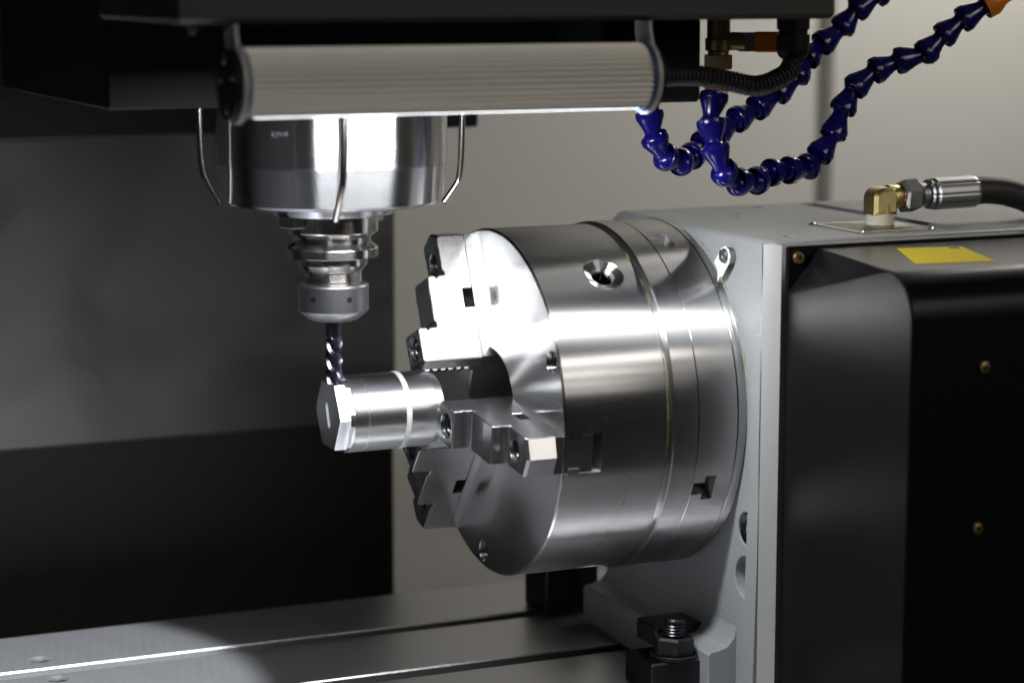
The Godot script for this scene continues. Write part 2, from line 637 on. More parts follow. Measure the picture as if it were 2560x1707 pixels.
# ---------------------------------------------------------------- build
func _ready() -> void:
	rng.seed = 5
	# camera
	var cam := Camera3D.new()
	cam.name = "camera"
	add_child(cam)
	var at := CameraAttributesPhysical.new()
	at.frustum_focal_length = 82.5
	at.frustum_focus_distance = 1.655
	at.exposure_aperture = 4.0
	at.frustum_near = 0.05
	at.frustum_far = 60.0
	cam.attributes = at
	cam.fov = 16.55
	cam.far = 60.0
	cam.position = Vector3(-0.6589, 0.3042, 1.5245)
	cam.rotation = Vector3(-0.155265, -0.417197, 0)
	cam.current = true
	# surroundings: an unlit hall, no sky
	var env := Environment.new()
	env.background_mode = Environment.BG_COLOR
	env.background_color = lin(0.012, 0.012, 0.012)
	env.tonemap_mode = Environment.TONE_MAPPER_LINEAR
	env.tonemap_exposure = 1.0
	env.sdfgi_enabled = true
	env.ssao_enabled = true
	env.ssil_enabled = true
	var we := WorldEnvironment.new()
	we.name = "surroundings"
	we.environment = env
	add_child(we)
	materials()
	lights()
	setting()
	table()
	chuck()
	workpiece()
	spindle()
	indexer()
	head()
	lamp()
	hydraulic()
	hoses()
	clamps()
	print("built")

func lights() -> void:
	# rows of long ceiling lights in the hall behind the photographer
	for k in 4:
		var z: float = [4.2, 5.8, 8.0, 11.0][k]
		var at := Vector3(0.45 * z - 0.3, 2.6, z)
		var t := thing("ceiling_light", ["nearest", "second nearest", "second farthest", "farthest"][k] + " long ceiling light of the hall behind the camera", "ceiling light", at, "ceiling lights of the hall")
		var face := (Vector3(0, 0, 0) - at).normalized()
		var tf := align(face, at)
		tf.basis = Basis(Vector3(1, 0, 0), face, Vector3(1, 0, 0).cross(face).normalized()).orthonormalized()
		part("housing", cbox(Vector3(-1.9, -0.10, -0.16), Vector3(1.9, -0.02, 0.16), 0.01), M.cap_grey, t, tf)
		part("light_diffuser", cbox(Vector3(-1.85, -0.019, -0.13), Vector3(1.85, 0.0, 0.13), 0.004), M.warm_glow, t, tf)
		var l := AreaLight3D.new()
		l.name = "ceiling_glow_%d" % k
		l.area_size = Vector2(3.7, 0.26)
		l.area_normalize_energy = true
		l.light_energy = 2.4
		l.light_color = Color(1.0, 0.99, 0.978)
		l.shadow_enabled = true
		add_child(l)
		l.transform = Transform3D(Basis.looking_at(face, Vector3.UP), at + face * 0.01)
	# lamp bar inside the machine, up in the rear right corner, washing the far wall
	var ip := Vector3(1.05, 0.78, -0.42)
	var il := thing("interior_lamp", "white lamp bar under the machine roof, up at the far wall", "lamp", ip)
	var idir := Vector3(-0.35, -0.75, -0.55).normalized()
	var itf := Transform3D(Basis(Vector3(1, 0, 0), idir, Vector3(1, 0, 0).cross(idir).normalized()).orthonormalized(), ip)
	part("housing", cbox(Vector3(-0.22, -0.05, -0.035), Vector3(0.22, -0.004, 0.035), 0.004), M.cap_grey, il, itf)
	part("lamp_window", cbox(Vector3(-0.21, -0.003, -0.03), Vector3(0.21, 0.0, 0.03), 0.0), M.warm_glow, il, itf)
	var ia := AreaLight3D.new()
	ia.name = "interior_glow"
	ia.area_size = Vector2(0.42, 0.06)
	ia.area_normalize_energy = true
	ia.light_energy = 0.72
	ia.light_color = Color(1.0, 0.985, 0.955)
	ia.shadow_enabled = true
	add_child(ia)
	ia.transform = Transform3D(Basis.looking_at(idir, Vector3.RIGHT), ip + idir * 0.005)
	# small swivel spot lamp fixed on the left, aimed down at the table
	var sp := Vector3(-0.42, 0.67, 0.48)
	var aim := (Vector3(-0.345, -0.2, -0.06) - sp).normalized()
	var s := thing("spot_lamp", "small black swivel spot lamp under the machine roof, aimed at the table", "lamp", sp)
	part("lamp_head", lathe([Vector2(-0.07, 0.0), Vector2(-0.07, 0.02), Vector2(-0.05, 0.028), Vector2(0.0, 0.030), Vector2(0.0, 0.027), Vector2(-0.01, 0.024)], "y", 40), M.matt_black, s, align(aim, sp))
	part("lamp_lens", lathe([Vector2(-0.012, 0.0), Vector2(-0.012, 0.024)], "y", 32), M.lamp_glow, s, align(aim, sp))
	part("swivel_arm", tube([sp - aim * 0.06, sp + Vector3(-0.05, 0.14, 0.05), sp + Vector3(-0.06, 0.58, 0.06)], 0.008, 12), M.matt_black, s)
	var sl := SpotLight3D.new()
	sl.name = "spot_lamp_glow"
	sl.light_energy = 14.0
	sl.light_color = Color(0.95, 0.97, 1.0)
	sl.light_size = 0.012
	sl.spot_angle = 10.5
	sl.spot_angle_attenuation = 0.15
	sl.spot_range = 4.0
	sl.shadow_enabled = true
	add_child(sl)
	sl.position = sp + aim * 0.004
	sl.basis = Basis.looking_at(aim, Vector3.UP)

func setting() -> void:
	# far wall of sheet panels with a folded seam, and the dark column on the left
	var w := structure("wall", cbox(Vector3(0.08, -1.2, -0.84), Vector3(0.752, 1.4, -0.80), 0.004), M.wall_paint)
	part("wall_panel", cbox(Vector3(0.772, -1.2, -0.84), Vector3(2.6, 1.4, -0.80), 0.004), M.wall_paint, w)
	part("seam_strip", cbox(Vector3(0.745, -1.2, -0.86), Vector3(0.78, 1.4, -0.818), 0.001), M.wall_paint, w)
	structure("column_panel", cbox(Vector3(-1.6, -0.090, -0.44), Vector3(0.0815, 0.9, -0.40), 0.003), M.panel_steel)
	# the rest of the enclosure round the work, open to the front
	structure("side_wall_left", cbox(Vector3(-1.24, -0.7, -0.84), Vector3(-1.20, 1.2, 0.75), 0.002), M.panel_steel)
	structure("side_wall_right", cbox(Vector3(1.60, -0.7, -0.84), Vector3(1.64, 1.2, 0.75), 0.002), M.wall_paint)
	structure("roof", cbox(Vector3(-1.24, 1.20, -0.84), Vector3(1.64, 1.24, 0.75), 0.002), M.wall_paint)
	structure("chip_tray", cbox(Vector3(-1.24, -0.74, -0.84), Vector3(1.64, -0.70, 0.95), 0.002), M.panel_steel)
	structure("lower_cover", cbox(Vector3(-1.6, -0.9, -0.47), Vector3(0.0795, -0.070, -0.402), 0.003), M.lower_cover)

func table() -> void:
	var t := thing("machine_table", "ground steel machine table with long T-slots under the chuck", "table", Vector3(0, -0.2, 0))
	var x0 := -0.75
	var x1 := 0.85
	var strips := [[-0.2310, -0.1395], [-0.1215, -0.0278], [-0.0098, 0.0840], [0.1020, 0.30]]
	var plugs := {0: [-0.2958, -0.1636], 1: [-0.2948, -0.1100]}
	for i in strips.size():
		var a: float = strips[i][0]
		var b: float = strips[i][1]
		var y := -0.2
		var c := 0.0012
		var mb := MB.new()
		# walls and edge chamfers
		for s in [[a, -1.0], [b, 1.0]]:
			var z: float = s[0]
			var k: float = s[1]
			mb.fquad(Vector3(x0, y - c, z), Vector3(x1, y - c, z), Vector3(x1, y - 0.026, z), Vector3(x0, y - 0.026, z), Vector3(0, 0, k))
			mb.fquad(Vector3(x0, y, z - k * c), Vector3(x1, y, z - k * c), Vector3(x1, y - c, z), Vector3(x0, y - c, z), Vector3(0, 1, k))
		mb.fquad(Vector3(x0, y - 0.026, a), Vector3(x1, y - 0.026, a), Vector3(x1, y - 0.026, b), Vector3(x0, y - 0.026, b), Vector3.DOWN)
		for x in [x0, x1]:
			mb.fquad(Vector3(x, y, a + c), Vector3(x, y, b - c), Vector3(x, y - 0.026, b), Vector3(x, y - 0.026, a), Vector3(x, 0, 0))
		var F := func(u: float, v: float) -> Array: return [Vector3(u, y, v), Vector3.UP, Vector2(u, v)]
		var circ := []
		if plugs.has(i):
			var p: Array = plugs[i]
			circ.append([p[0] - 0.012, p[0] + 0.012, p[1] - 0.012, p[1] + 0.012, p[0], p[1], 0.0088, 0.0088, 0.0088, [[1.0, 0.006], [0.0, 0.006]]])
		patch(F, [x0, x1], [a + c, b - c], [], circ, mb)
		var st := part("table_strip", mb, M.table_steel, t)
		if plugs.has(i):
			var p: Array = plugs[i]
			part("plug", lathe([Vector2(-0.006, 0.0081), Vector2(-0.0032, 0.0081), Vector2(-0.0026, 0.0074), Vector2(-0.0030, 0.0)], "y", 40), M.black_oxide, st, Transform3D(Basis(), Vector3(p[0], -0.2, p[1])))
	part("base", cbox(Vector3(x0, -0.29, -0.2305), Vector3(x1, -0.250, 0.30), 0.002), M.cast_iron, t)
	for z in [-0.1860, -0.0745, 0.0370, 0.2]:
		part("web", cbox(Vector3(x0, -0.251, z - 0.026), Vector3(x1, -0.2255, z + 0.026), 0.001), M.cast_iron, t)

# ---------------------------------------------------------------- chuck
const DRIP := [[0.0530, -14.6, 0.0524, -17.6, 0.00035], [0.0515, -20.5, 0.0512, -23.2, 0.0002], [0.0516, -25.0, 0.0508, -27.5, 0.0003], [0.0500, -30.5, 0.0488, -35.0, 0.00015], [0.0480, -38.0, 0.0466, -42.0, 0.00025], [0.0455, -44.0, 0.0440, -46.5, 0.0004], [0.0508, -16.2, 0.0506, -18.0, 0.0002]]
const JAW_ANG := [-7.4, 112.6, 232.6]
const JH := 0.0137

func cyl_sheet(r: float) -> Callable:
	return func(u: float, v: float) -> Array:
		var a := deg_to_rad(u)
		var nn := Vector3(0, sin(a), cos(a))
		return [Vector3(v, 0, 0) + nn * r, nn, Vector2(u / 360.0, v)]

func chuck() -> void:
	var t := thing("lathe_chuck", "large round three-jaw steel chuck holding the aluminium workpiece", "chuck")
	# front body: turned barrel with jaw slots and key sockets, and the faced front with bore and screw pockets
	var R := 0.125
	var mb := MB.new()
	var rects := []
	var circs := []
	for a in JAW_ANG:
		rects.append([a - 6.35, a + 6.35, 0.0015, 0.0046, 0.03])
		rects.append([a - 4.7, a + 4.7, 0.0046, 0.0126, 0.03])
		rects.append([a - 6.35, a + 6.35, 0.0126, 0.0287, 0.045])
		var ka: float = a + 60.0
		var ru := rad_to_deg(0.0148 / R)
		circs.append([ka - ru * 1.15, ka + ru * 1.15, 0.0525 - 0.017, 0.0525 + 0.017, ka, 0.0525, ru, 0.0148, 0.0148, [[0.965, 0.0007], [0.93, 0.0004], [0.58, 0.0024], [0.50, 0.0046], [0.48, 0.012]]])
	patch(cyl_sheet(R), steps(-67.4, 292.6, 240), [0.0015, 0.0775], rects, circs, mb)
	# rear edge of the front body
	lathe([Vector2(0.0775, R), Vector2(0.0786, R - 0.0010), Vector2(0.0786, 0.05)], "x", 160, 10.0, mb)
	part("body", mb, M.turned_steel, t)
	# square key sockets
	for a in JAW_ANG:
		var ka: float = deg_to_rad(a + 60.0)
		var nn := Vector3(0, sin(ka), cos(ka))
		var s := MB.new()
		var tf := align(nn, Vector3(0.0525, 0, 0) + nn * (R - 0.0058), 0.35)
		var half := 0.0053
		var cn := 32
		for k in cn:
			var a0 := TAU * k / cn
			var a1 := TAU * (k + 1) / cn
			var q := func(an: float) -> Vector3:
				var m := maxf(absf(sin(an)), absf(cos(an)))
				return Vector3(sin(an), 0, cos(an)) * half / m
			var c0 := Vector3(sin(a0), 0, cos(a0)) * 0.0073
			var c1 := Vector3(sin(a1), 0, cos(a1)) * 0.0073
			var s0: Vector3 = q.call(a0)
			var s1: Vector3 = q.call(a1)
			s.fquad(c0, c1, s1, s0, Vector3.UP)
			s.fquad(s0, s1, s1 + Vector3(0, -0.02, 0), s0 + Vector3(0, -0.02, 0), -s0)
			s.tri(s0 + Vector3(0, -0.02, 0), s1 + Vector3(0, -0.02, 0), Vector3(0, -0.02, 0), Vector3.UP, Vector3.UP, Vector3.UP)
		part("key_socket", s, M.black_oxide, t, tf)
	# the front face
	var fm := MB.new()
	var F := func(u: float, v: float) -> Array:
		var an := deg_to_rad(u)
		return [Vector3(0, v * sin(an), v * cos(an)), Vector3(-1, 0, 0), Vector2(u / 360.0, v)]
	var fc := []
	for a in JAW_ANG:
		var sa: float = a + 30.6
		var ru := rad_to_deg(0.0082 / 0.1133)
		fc.append([sa - ru * 1.1, sa + ru * 1.1, 0.1133 - 0.0094, 0.1133 + 0.0094, sa, 0.1133, ru, 0.0082, 0.0082, [[0.94, 0.0006], [0.94, 0.010], [0.0, 0.010]]])
	patch(F, steps(-67.4, 292.6, 180), steps(0.0405, 0.1235, 8), [], fc, fm)
	lathe([Vector2(0.0008, 0.0390), Vector2(0.0, 0.0405)], "x", 120, 10.0, fm)
	part("bore", lathe([Vector2(0.30, 0.0390), Vector2(0.0008, 0.0390)], "x", 96), M.cast_iron, t)
	lathe([Vector2(0.0, 0.1235), Vector2(0.0004, 0.1245), Vector2(0.0015, R)], "x", 200, 40.0, fm)
	part("front_face", fm, M.faced_steel, t)
	part("bore_end", lathe([Vector2(0.30, 0.0), Vector2(0.30, 0.039)], "x", 48), M.cast_iron, t)
	for a in JAW_ANG:
		var sa := deg_to_rad(a + 30.6)
		part("face_screw", screw_mesh(0.0066, 0.006, 0.0038, 0.0045), M.black_oxide, t, align(Vector3(-1, 0, 0), Vector3(0.0035, 0.1133 * sin(sa), 0.1133 * cos(sa))))
	# mounting rings behind
	var R2 := 0.1268
	part("adapter_ring", lathe([Vector2(0.0792, 0.05), Vector2(0.0792, 0.1222), Vector2(0.0822, 0.1222), Vector2(0.0822, R2 - 0.0012), Vector2(0.0830, R2), Vector2(0.1008, R2), Vector2(0.1013, R2 - 0.0006), Vector2(0.1013, 0.09)], "x", 200, 12.0), M.turned_steel, t)
	var r3 := MB.new()
	var rr := []
	for a in [67.0, -23.0, 157.0, 247.0]:
		rr.append([a - 2.2, a + 2.2, 0.1020, 0.1108, 0.03])
		rr.append([a - 4.5, a + 4.5, 0.1108, 0.1193, 0.03])
	patch(cyl_sheet(R2), steps(-90.0, 270.0, 200), [0.1020, 0.1316], rr, [], r3)
	lathe([Vector2(0.1016, 0.115), Vector2(0.1016, R2 - 0.0004), Vector2(0.1020, R2)], "x", 200, 12.0, r3)
	lathe([Vector2(0.1316, R2), Vector2(0.1319, R2 - 0.0005), Vector2(0.1319, 0.115)], "x", 200, 12.0, r3)
	part("slotted_ring", r3, M.turned_steel, t)
	part("scale_ring", lathe([Vector2(0.1323, 0.115), Vector2(0.1323, 0.1268), Vector2(0.1326, 0.1272), Vector2(0.1352, 0.1272), Vector2(0.1356, 0.1268), Vector2(0.1366, 0.1252), Vector2(0.1399, 0.1252)], "x", 200, 12.0), M.turned_steel, t)
	# dried coolant caught in the groove
	var gm := MB.new()
	var ang := 62.0
	rng.seed = 77
	while ang > -15.0:
		var l := rng.randf_range(0.4, 2.2)
		if rng.randf() < 0.72:
			var pts := []
			for k in 4:
				var a := deg_to_rad(ang - l * k / 3.0)
				pts.append(Vector3(0.0789, 0, 0) + Vector3(0, sin(a), cos(a)) * 0.1236)
			tube(pts, rng.randf_range(0.0003, 0.0009), 6, true, gm)
		ang -= l + rng.randf_range(0.0, 0.6)
	part("coolant_residue", gm, M.green_coolant, t).set_meta("kind", "stuff")
	var dm := MB.new()
	for d in DRIP:
		var p := []
		for e in 2:
			var an := deg_to_rad(d[1 + 2 * e])
			p.append(Vector3(d[2 * e], 0, 0) + Vector3(0, sin(an), cos(an)) * 0.12495)
		tube(p, d[4], 6, true, dm)
	part("drip_stain", dm, M.dried_coolant, t).set_meta("kind", "stuff")
	for a in JAW_ANG:
		jaw(t, a)

func jaw(t: Node3D, deg: float) -> void:
	var a := deg_to_rad(deg)
	var e := Vector3(0, sin(a), cos(a))
	var tg := Vector3(0, cos(a), -sin(a))
	# plane axes: p = radial, q = forward of the face (-x), w = tangential
	var T := Transform3D(Basis(e, Vector3(-1, 0, 0), tg), Vector3.ZERO)
	if T.basis.determinant() < 0.0:
		T = Transform3D(Basis(e, Vector3(-1, 0, 0), -tg), Vector3.ZERO)
	var b0 := 0.0062
	# outline of the stepped top jaw: radial, forward; the third number marks the inner (-1) and outer (1) ends that are pointed
	var o := [
		[0.0295, b0, -1], [0.0300 + 0.0385, b0, 0], [0.0685, 0.0137, 0], [0.0820, 0.0137, 0], [0.0820, b0, 0], [0.1225, b0, 1], [0.1225, 0.0258, 1],
		[0.1208, 0.0278, 1], [0.1130, 0.0281, 0], [0.1128, 0.0276, 0], [0.0965, 0.0276, 0], [0.0955, 0.0262, 0], [0.0938, 0.0258, 0], [0.0928, 0.0268, 0], [0.0928, 0.0318, 0], [0.0914, 0.0318, 0], [0.0914, 0.0334, 0], [0.0928, 0.0334, 0],
		[0.0928, 0.0378, 0], [0.0916, 0.0392, 0], [0.0792, 0.0400, 0], [0.0788, 0.0395, 0], [0.0596, 0.0395, 0], [0.0586, 0.0382, 0], [0.0562, 0.0378, 0], [0.0550, 0.0388, 0], [0.0550, 0.0440, 0], [0.0536, 0.0440, 0], [0.0536, 0.0456, 0], [0.0550, 0.0456, 0],
		[0.0550, 0.0512, 0], [0.0538, 0.0524, 0], [0.0318, 0.0524, 0], [0.0295, 0.0510, -1]]
	var in_at := func(w: float) -> float: return 0.0262 if absf(w) < 0.0072 else lerpf(0.0262, 0.0300, (absf(w) - 0.0072) / (JH - 0.0072))
	var out_at := func(w: float) -> float: return lerpf(0.1275, 0.1222, clampf(absf(w) / JH, 0, 1))
	var sect := func(w: float, b: float) -> Array:
		var p := PackedVector2Array()
		for k in o:
			var r: float = k[0]
			if k[2] == -1: r += in_at.call(w) - 0.0295
			if k[2] == 1: r += out_at.call(w) - 0.1225
			p.append(Vector2(r, k[1]))
		p = ccw(p)
		if b > 0.0: p = inset(p, b)
		return [w, p]
	var bev := 0.0006
	var secs := [sect.call(-JH, bev), sect.call(-JH + bev, 0.0), sect.call(-0.0072, 0.0), sect.call(0.0, 0.0), sect.call(0.0072, 0.0), sect.call(JH - bev, 0.0), sect.call(JH, bev)]
	# the two faces that carry the screw pockets are made as sheets
	var pts: PackedVector2Array = secs[2][1]
	var skip := []
	var faces := []
	for i in pts.size():
		var p0 := pts[i]
		var p1 := pts[(i + 1) % pts.size()]
		for s in [[0.0538, 0.0318, 0.0524], [0.1128, 0.0965, 0.0276]]:
			if absf(maxf(p0.x, p1.x) - s[0]) < 1e-5 and absf(minf(p0.x, p1.x) - s[1]) < 1e-5 and absf(p0.y - s[2]) < 1e-5:
				skip.append(i)
				faces.append(s)
	var mb := loft(secs, T, true, true, skip, 8.0)
	var screws := []
	for s in faces:
		var q: float = s[2]
		var F := func(u: float, v: float) -> Array: return [T * Vector3(u, q, v), Vector3(-1, 0, 0), Vector2(u, v)]
		var rc := 0.0428 if q > 0.04 else 0.1047
		var cr := 0.0094 if q > 0.04 else 0.0080
		var hw := JH - bev
		patch(F, [s[1], s[0]], [-hw, hw], [], [[rc - cr - 0.0003, rc + cr + 0.0003, -cr - 0.002, cr + 0.002, rc, 0.0, cr, cr, cr, [[0.95, 0.0005], [0.93, 0.011], [0.0, 0.011]]]], mb)
		# chamfer strips at the sides of the sheet
		for k in [-1.0, 1.0]:
			mb.fquad(T * Vector3(s[1], q, k * hw), T * Vector3(s[0], q, k * hw), T * Vector3(s[0] - bev, q - bev, k * JH), T * Vector3(s[1] + bev, q - bev, k * JH), T.basis * Vector3(0, 1, k))
		screws.append([rc, q, cr])
	# gripping teeth on the inner end
	for k in 6:
		var q := 0.0475 - 0.0060 * k
		var tp := PackedVector2Array([Vector2(0.0266, q + 0.0024), Vector2(0.0248, q + 0.0012), Vector2(0.0248, q - 0.0012), Vector2(0.0266, q - 0.0024)])
		prism(tp, T, -0.0066, 0.0066, 0.0, [], 8.0, mb)
	var j := part("jaw", mb, M.ground_steel, t)
	for s in screws:
		part("jaw_screw", screw_mesh(s[2] * 0.80, 0.006, s[2] * 0.46, 0.005), M.black_oxide, j, align(Vector3(-1, 0, 0), T * Vector3(s[0], s[1] - 0.0035, 0), deg))
	# base jaw sliding in the chuck's slot
	var bw := 0.0134
	var nw := 0.0098
	var bp := PackedVector2Array([Vector2(-bw, b0 - 0.0002), Vector2(-bw, -0.0043), Vector2(-nw, -0.0049), Vector2(-nw, -0.0122), Vector2(-bw, -0.0130), Vector2(-bw, -0.0225), Vector2(bw, -0.0225), Vector2(bw, -0.0130), Vector2(nw, -0.0122), Vector2(nw, -0.0049), Vector2(bw, -0.0043), Vector2(bw, b0 - 0.0002)])
	var T2 := Transform3D(Basis(T.basis.z, T.basis.y, -T.basis.x), Vector3.ZERO)
	part("base_jaw", prism(bp, T2, -0.1232, -0.031, 0.0004, [], 5.0), M.ground_steel, j)

# ---------------------------------------------------------------- workpiece, spindle and tools
func workpiece() -> void:
	var t := thing("workpiece", "shiny round aluminium workpiece with hexagonal end held in the chuck", "workpiece", Vector3(-0.08, 0, 0))
	var R := 0.0272
	part("barrel", lathe([Vector2(-0.1135, 0.020), Vector2(-0.1135, R - 0.0004), Vector2(-0.1131, R), Vector2(-0.1034, R), Vector2(-0.1031, R - 0.0005), Vector2(-0.1026, R - 0.0005), Vector2(-0.1023, R), Vector2(-0.0752, R), Vector2(-0.0750, R - 0.0003)], "x", 128, 10.0), M.aluminium, t)
	part("band", lathe([Vector2(-0.0750, R - 0.0003), Vector2(-0.0748, R + 0.0003), Vector2(-0.0714, R + 0.0003), Vector2(-0.0711, R - 0.0002)], "x", 128, 10.0), M.milled_aluminium, t)
	part("shank", lathe([Vector2(-0.0711, R - 0.0002), Vector2(-0.0709, R - 0.0003), Vector2(-0.0523, R - 0.0003), Vector2(-0.0518, R - 0.0022), Vector2(-0.0462, R - 0.0024), Vector2(-0.0450, R - 0.0036), Vector2(-0.0440, R - 0.006), Vector2(-0.0440, 0.0)], "x", 128, 10.0), M.aluminium, t)
	# hexagon: corners just inside the round
	var T := Transform3D(Basis(Vector3(0, 0, 1), Vector3(0, 1, 0), Vector3(-1, 0, 0)), Vector3.ZERO)
	var hex := ccw(ngon(6, 0.0262, 0.0))
	var shallow: PackedVector2Array = ccw(Geometry2D.intersect_polygons(ngon(6, 0.0292, 0.0), ngon(96, R - 0.0002, 0.01))[0])
	part("shoulder", loft([[0.1125, shallow], [0.1165, shallow]], T, true, true, [], 12.0), M.aluminium_flat, t)
	var mb := loft([[0.1120, hex], [0.1234, hex], [0.1239, inset(hex, 0.0005)]], T, false, false, [], 5.0)
	# end face with the slot
	var face := inset(hex, 0.0005)
	var slot := PackedVector2Array()
	var tilt := deg_to_rad(110.0)
	var d := Vector2(cos(tilt), sin(tilt))
	for k in 2:
		for s in 9:
			var an := tilt - PI / 2 + PI * s / 8.0 + PI * k
			slot.append(d * 0.0066 * (1 - 2 * k) + 0.0026 * Vector2(cos(an), sin(an)))
	var sl := MB.new()
	# ring between hexagon and slot, joined by direction
	var dirs := []
	for k in 96: dirs.append(TAU * k / 96.0)
	for p in face: dirs.append(fposmod(p.angle(), TAU))
	for p in slot: dirs.append(fposmod(p.angle(), TAU))
	dirs = uniq(dirs)
	var nn := T.basis * Vector3(0, 0, 1)
	for k in dirs.size():
		var a0: float = dirs[k]
		var a1: float = dirs[(k + 1) % dirs.size()]
		var q := []
		for pr in [[face, a0], [face, a1], [slot, a1], [slot, a0]]:
			var w := hit(pr[0], pr[1])
			q.append(T * Vector3(w.x, w.y, 0.1239))
		mb.quad(q, [nn, nn, nn, nn], [Vector2(q[0].z, q[0].y), Vector2(q[1].z, q[1].y), Vector2(q[2].z, q[2].y), Vector2(q[3].z, q[3].y)])
		sl.fquad(q[3], q[2], q[2] - nn * 0.006, q[3] - nn * 0.006, -(q[3] - T.origin).slide(nn))
	flat_cap(ccw(slot), 0.1179, T, 1.0, sl)
	part("milled_slot", sl, M.milled_aluminium, t)
	part("hexagon", mb, M.aluminium_flat, t)

func hit(poly: PackedVector2Array, an: float) -> Vector2:
	var d := Vector2(cos(an), sin(an))
	for i in poly.size():
		var r = Geometry2D.segment_intersects_segment(Vector2.ZERO, d, poly[i], poly[(i + 1) % poly.size()])
		if r != null:
			return r
	var best := poly[0]
	for p in poly:
		if p.normalized().dot(d) > best.normalized().dot(d):
			best = p
	return best

const TX := -0.119

func spindle() -> void:
	var at := Transform3D(Basis(), Vector3(TX, 0, 0))
	var t := thing("spindle_nose", "polished steel spindle nose hanging under the black machine head", "spindle", Vector3(TX, 0.142, 0))
	part("nose_body", lathe([Vector2(0.1490, 0.040), Vector2(0.1490, 0.071), Vector2(0.1497, 0.0745), Vector2(0.1515, 0.0763), Vector2(0.1765, 0.0794), Vector2(0.1768, 0.0790), Vector2(0.1774, 0.0790), Vector2(0.1777, 0.0797), Vector2(0.235, 0.0797)], "y", 160, 26.0), M.spindle_steel, t, at)
	part("nose_ring", lathe([Vector2(0.1410, 0.0250), Vector2(0.1410, 0.0400), Vector2(0.1418, 0.0424), Vector2(0.1436, 0.0438), Vector2(0.1462, 0.0446), Vector2(0.1490, 0.0470)], "y", 128, 26.0), M.spindle_steel, t, at)
	for k in 2:
		var d: float = PI * k + 0.35
		var mb := cbox(Vector3(0.0255, 0.1335, -0.0078), Vector3(0.0405, 0.1420, 0.0078), 0.0008)
		part("drive_key", mb, M.satin_steel, t, Transform3D(Basis(Vector3.UP, d), Vector3(TX, 0, 0)))
	# coolant pipes around the nose
	var pipes := [
		[Vector3(-0.2126, 0.2240, 0.0), Vector3(-0.2122, 0.1900, 0.0), Vector3(-0.2108, 0.1740, 0.0), Vector3(-0.2080, 0.1665, 0.0), Vector3(-0.1994, 0.1503, 0.0)],
		[Vector3(-0.0212, 0.2240, 0.0), Vector3(-0.0222, 0.1820, 0.0), Vector3(-0.0238, 0.1640, 0.0), Vector3(-0.0265, 0.1575, 0.0), Vector3(-0.0357, 0.1455, 0.0)],
		[Vector3(-0.1427, 0.2240, 0.0925), Vector3(-0.1431, 0.1930, 0.0925), Vector3(-0.1434, 0.1740, 0.0915), Vector3(-0.1433, 0.1640, 0.0870), Vector3(-0.1425, 0.1445, 0.0730)]]
	for p in pipes:
		part("coolant_pipe", pipe_mesh(spline(p, 6), 0.0023), M.pipe_steel, t)
	# lettering on the nose
	var tm := TextMesh.new()
	tm.text = "rpm"
	var f := SystemFont.new()
	f.font_names = PackedStringArray(["Droid Sans"])
	tm.font = f
	tm.font_size = 16
	tm.pixel_size = 0.00040
	tm.depth = 0.0004
	var an := -0.78
	part("lettering", tm, M.spindle_steel, t, Transform3D(Basis(Vector3.UP, an), Vector3(TX + 0.0797 * sin(an), 0.2012, 0.0797 * cos(an))))
	# tool holder
	var h := thing("tool_holder", "bright steel collet tool holder with grooved flange under the spindle", "tool holder", Vector3(TX, 0.0927, 0))
	part("flange", lathe([Vector2(0.0900, 0.0), Vector2(0.0900, 0.0192), Vector2(0.0942, 0.0192), Vector2(0.1008, 0.0197), Vector2(0.1015, 0.0199), Vector2(0.1060, 0.0238), Vector2(0.1064, 0.0241), Vector2(0.1110, 0.0241), Vector2(0.1116, 0.0246), Vector2(0.1116, 0.0306), Vector2(0.1124, 0.0316), Vector2(0.1176, 0.0317), Vector2(0.1186, 0.0312), Vector2(0.1220, 0.0265), Vector2(0.1257, 0.0265), Vector2(0.1288, 0.0312), Vector2(0.1298, 0.0317), Vector2(0.1400, 0.0317), Vector2(0.1405, 0.0310), Vector2(0.1405, 0.0)], "y", 128, 12.0), M.holder_steel, h, at)
	var th := MB.new()
	for k in 5:
		var y := 0.0942 + 0.0013 * k
		lathe([Vector2(y, 0.0193), Vector2(y + 0.0006, 0.0200), Vector2(y + 0.0012, 0.0193)], "y", 96, 5.0, th)
	part("thread", th, M.holder_steel, h, at)
	var nut := part("collet_nut", lathe([Vector2(0.0672, 0.0062), Vector2(0.0672, 0.0150), Vector2(0.0680, 0.0172), Vector2(0.0735, 0.0240), Vector2(0.0745, 0.0247), Vector2(0.0915, 0.0248), Vector2(0.0928, 0.0240), Vector2(0.0930, 0.0192)], "y", 128, 24.0), M.satin_steel, h, at)
	for k in 6:
		var a := TAU * k / 6.0 - 0.42 + 0.55
		part("spanner_hole", lathe([Vector2(0.0001, 0.0), Vector2(0.0001, 0.0020)], "y", 24), M.matt_black, nut, align(Vector3(sin(a), 0, cos(a)), Vector3(TX, 0.0838, 0) + Vector3(sin(a), 0, cos(a)) * 0.0247))
	# end mill: four helical flutes
	var e := thing("end_mill", "slim dark coated end mill with spiral flutes touching the workpiece", "cutter", Vector3(TX, 0.0228, 0))
	part("shank", lathe([Vector2(0.0540, 0.0), Vector2(0.0540, 0.0053), Vector2(0.0560, 0.0058), Vector2(0.0680, 0.0058)], "y", 48), M.coated_carbide, e, at)
	var mb := MB.new()
	var rows := 90
	var cnt := 64
	var y0 := 0.0228
	var y1 := 0.0575
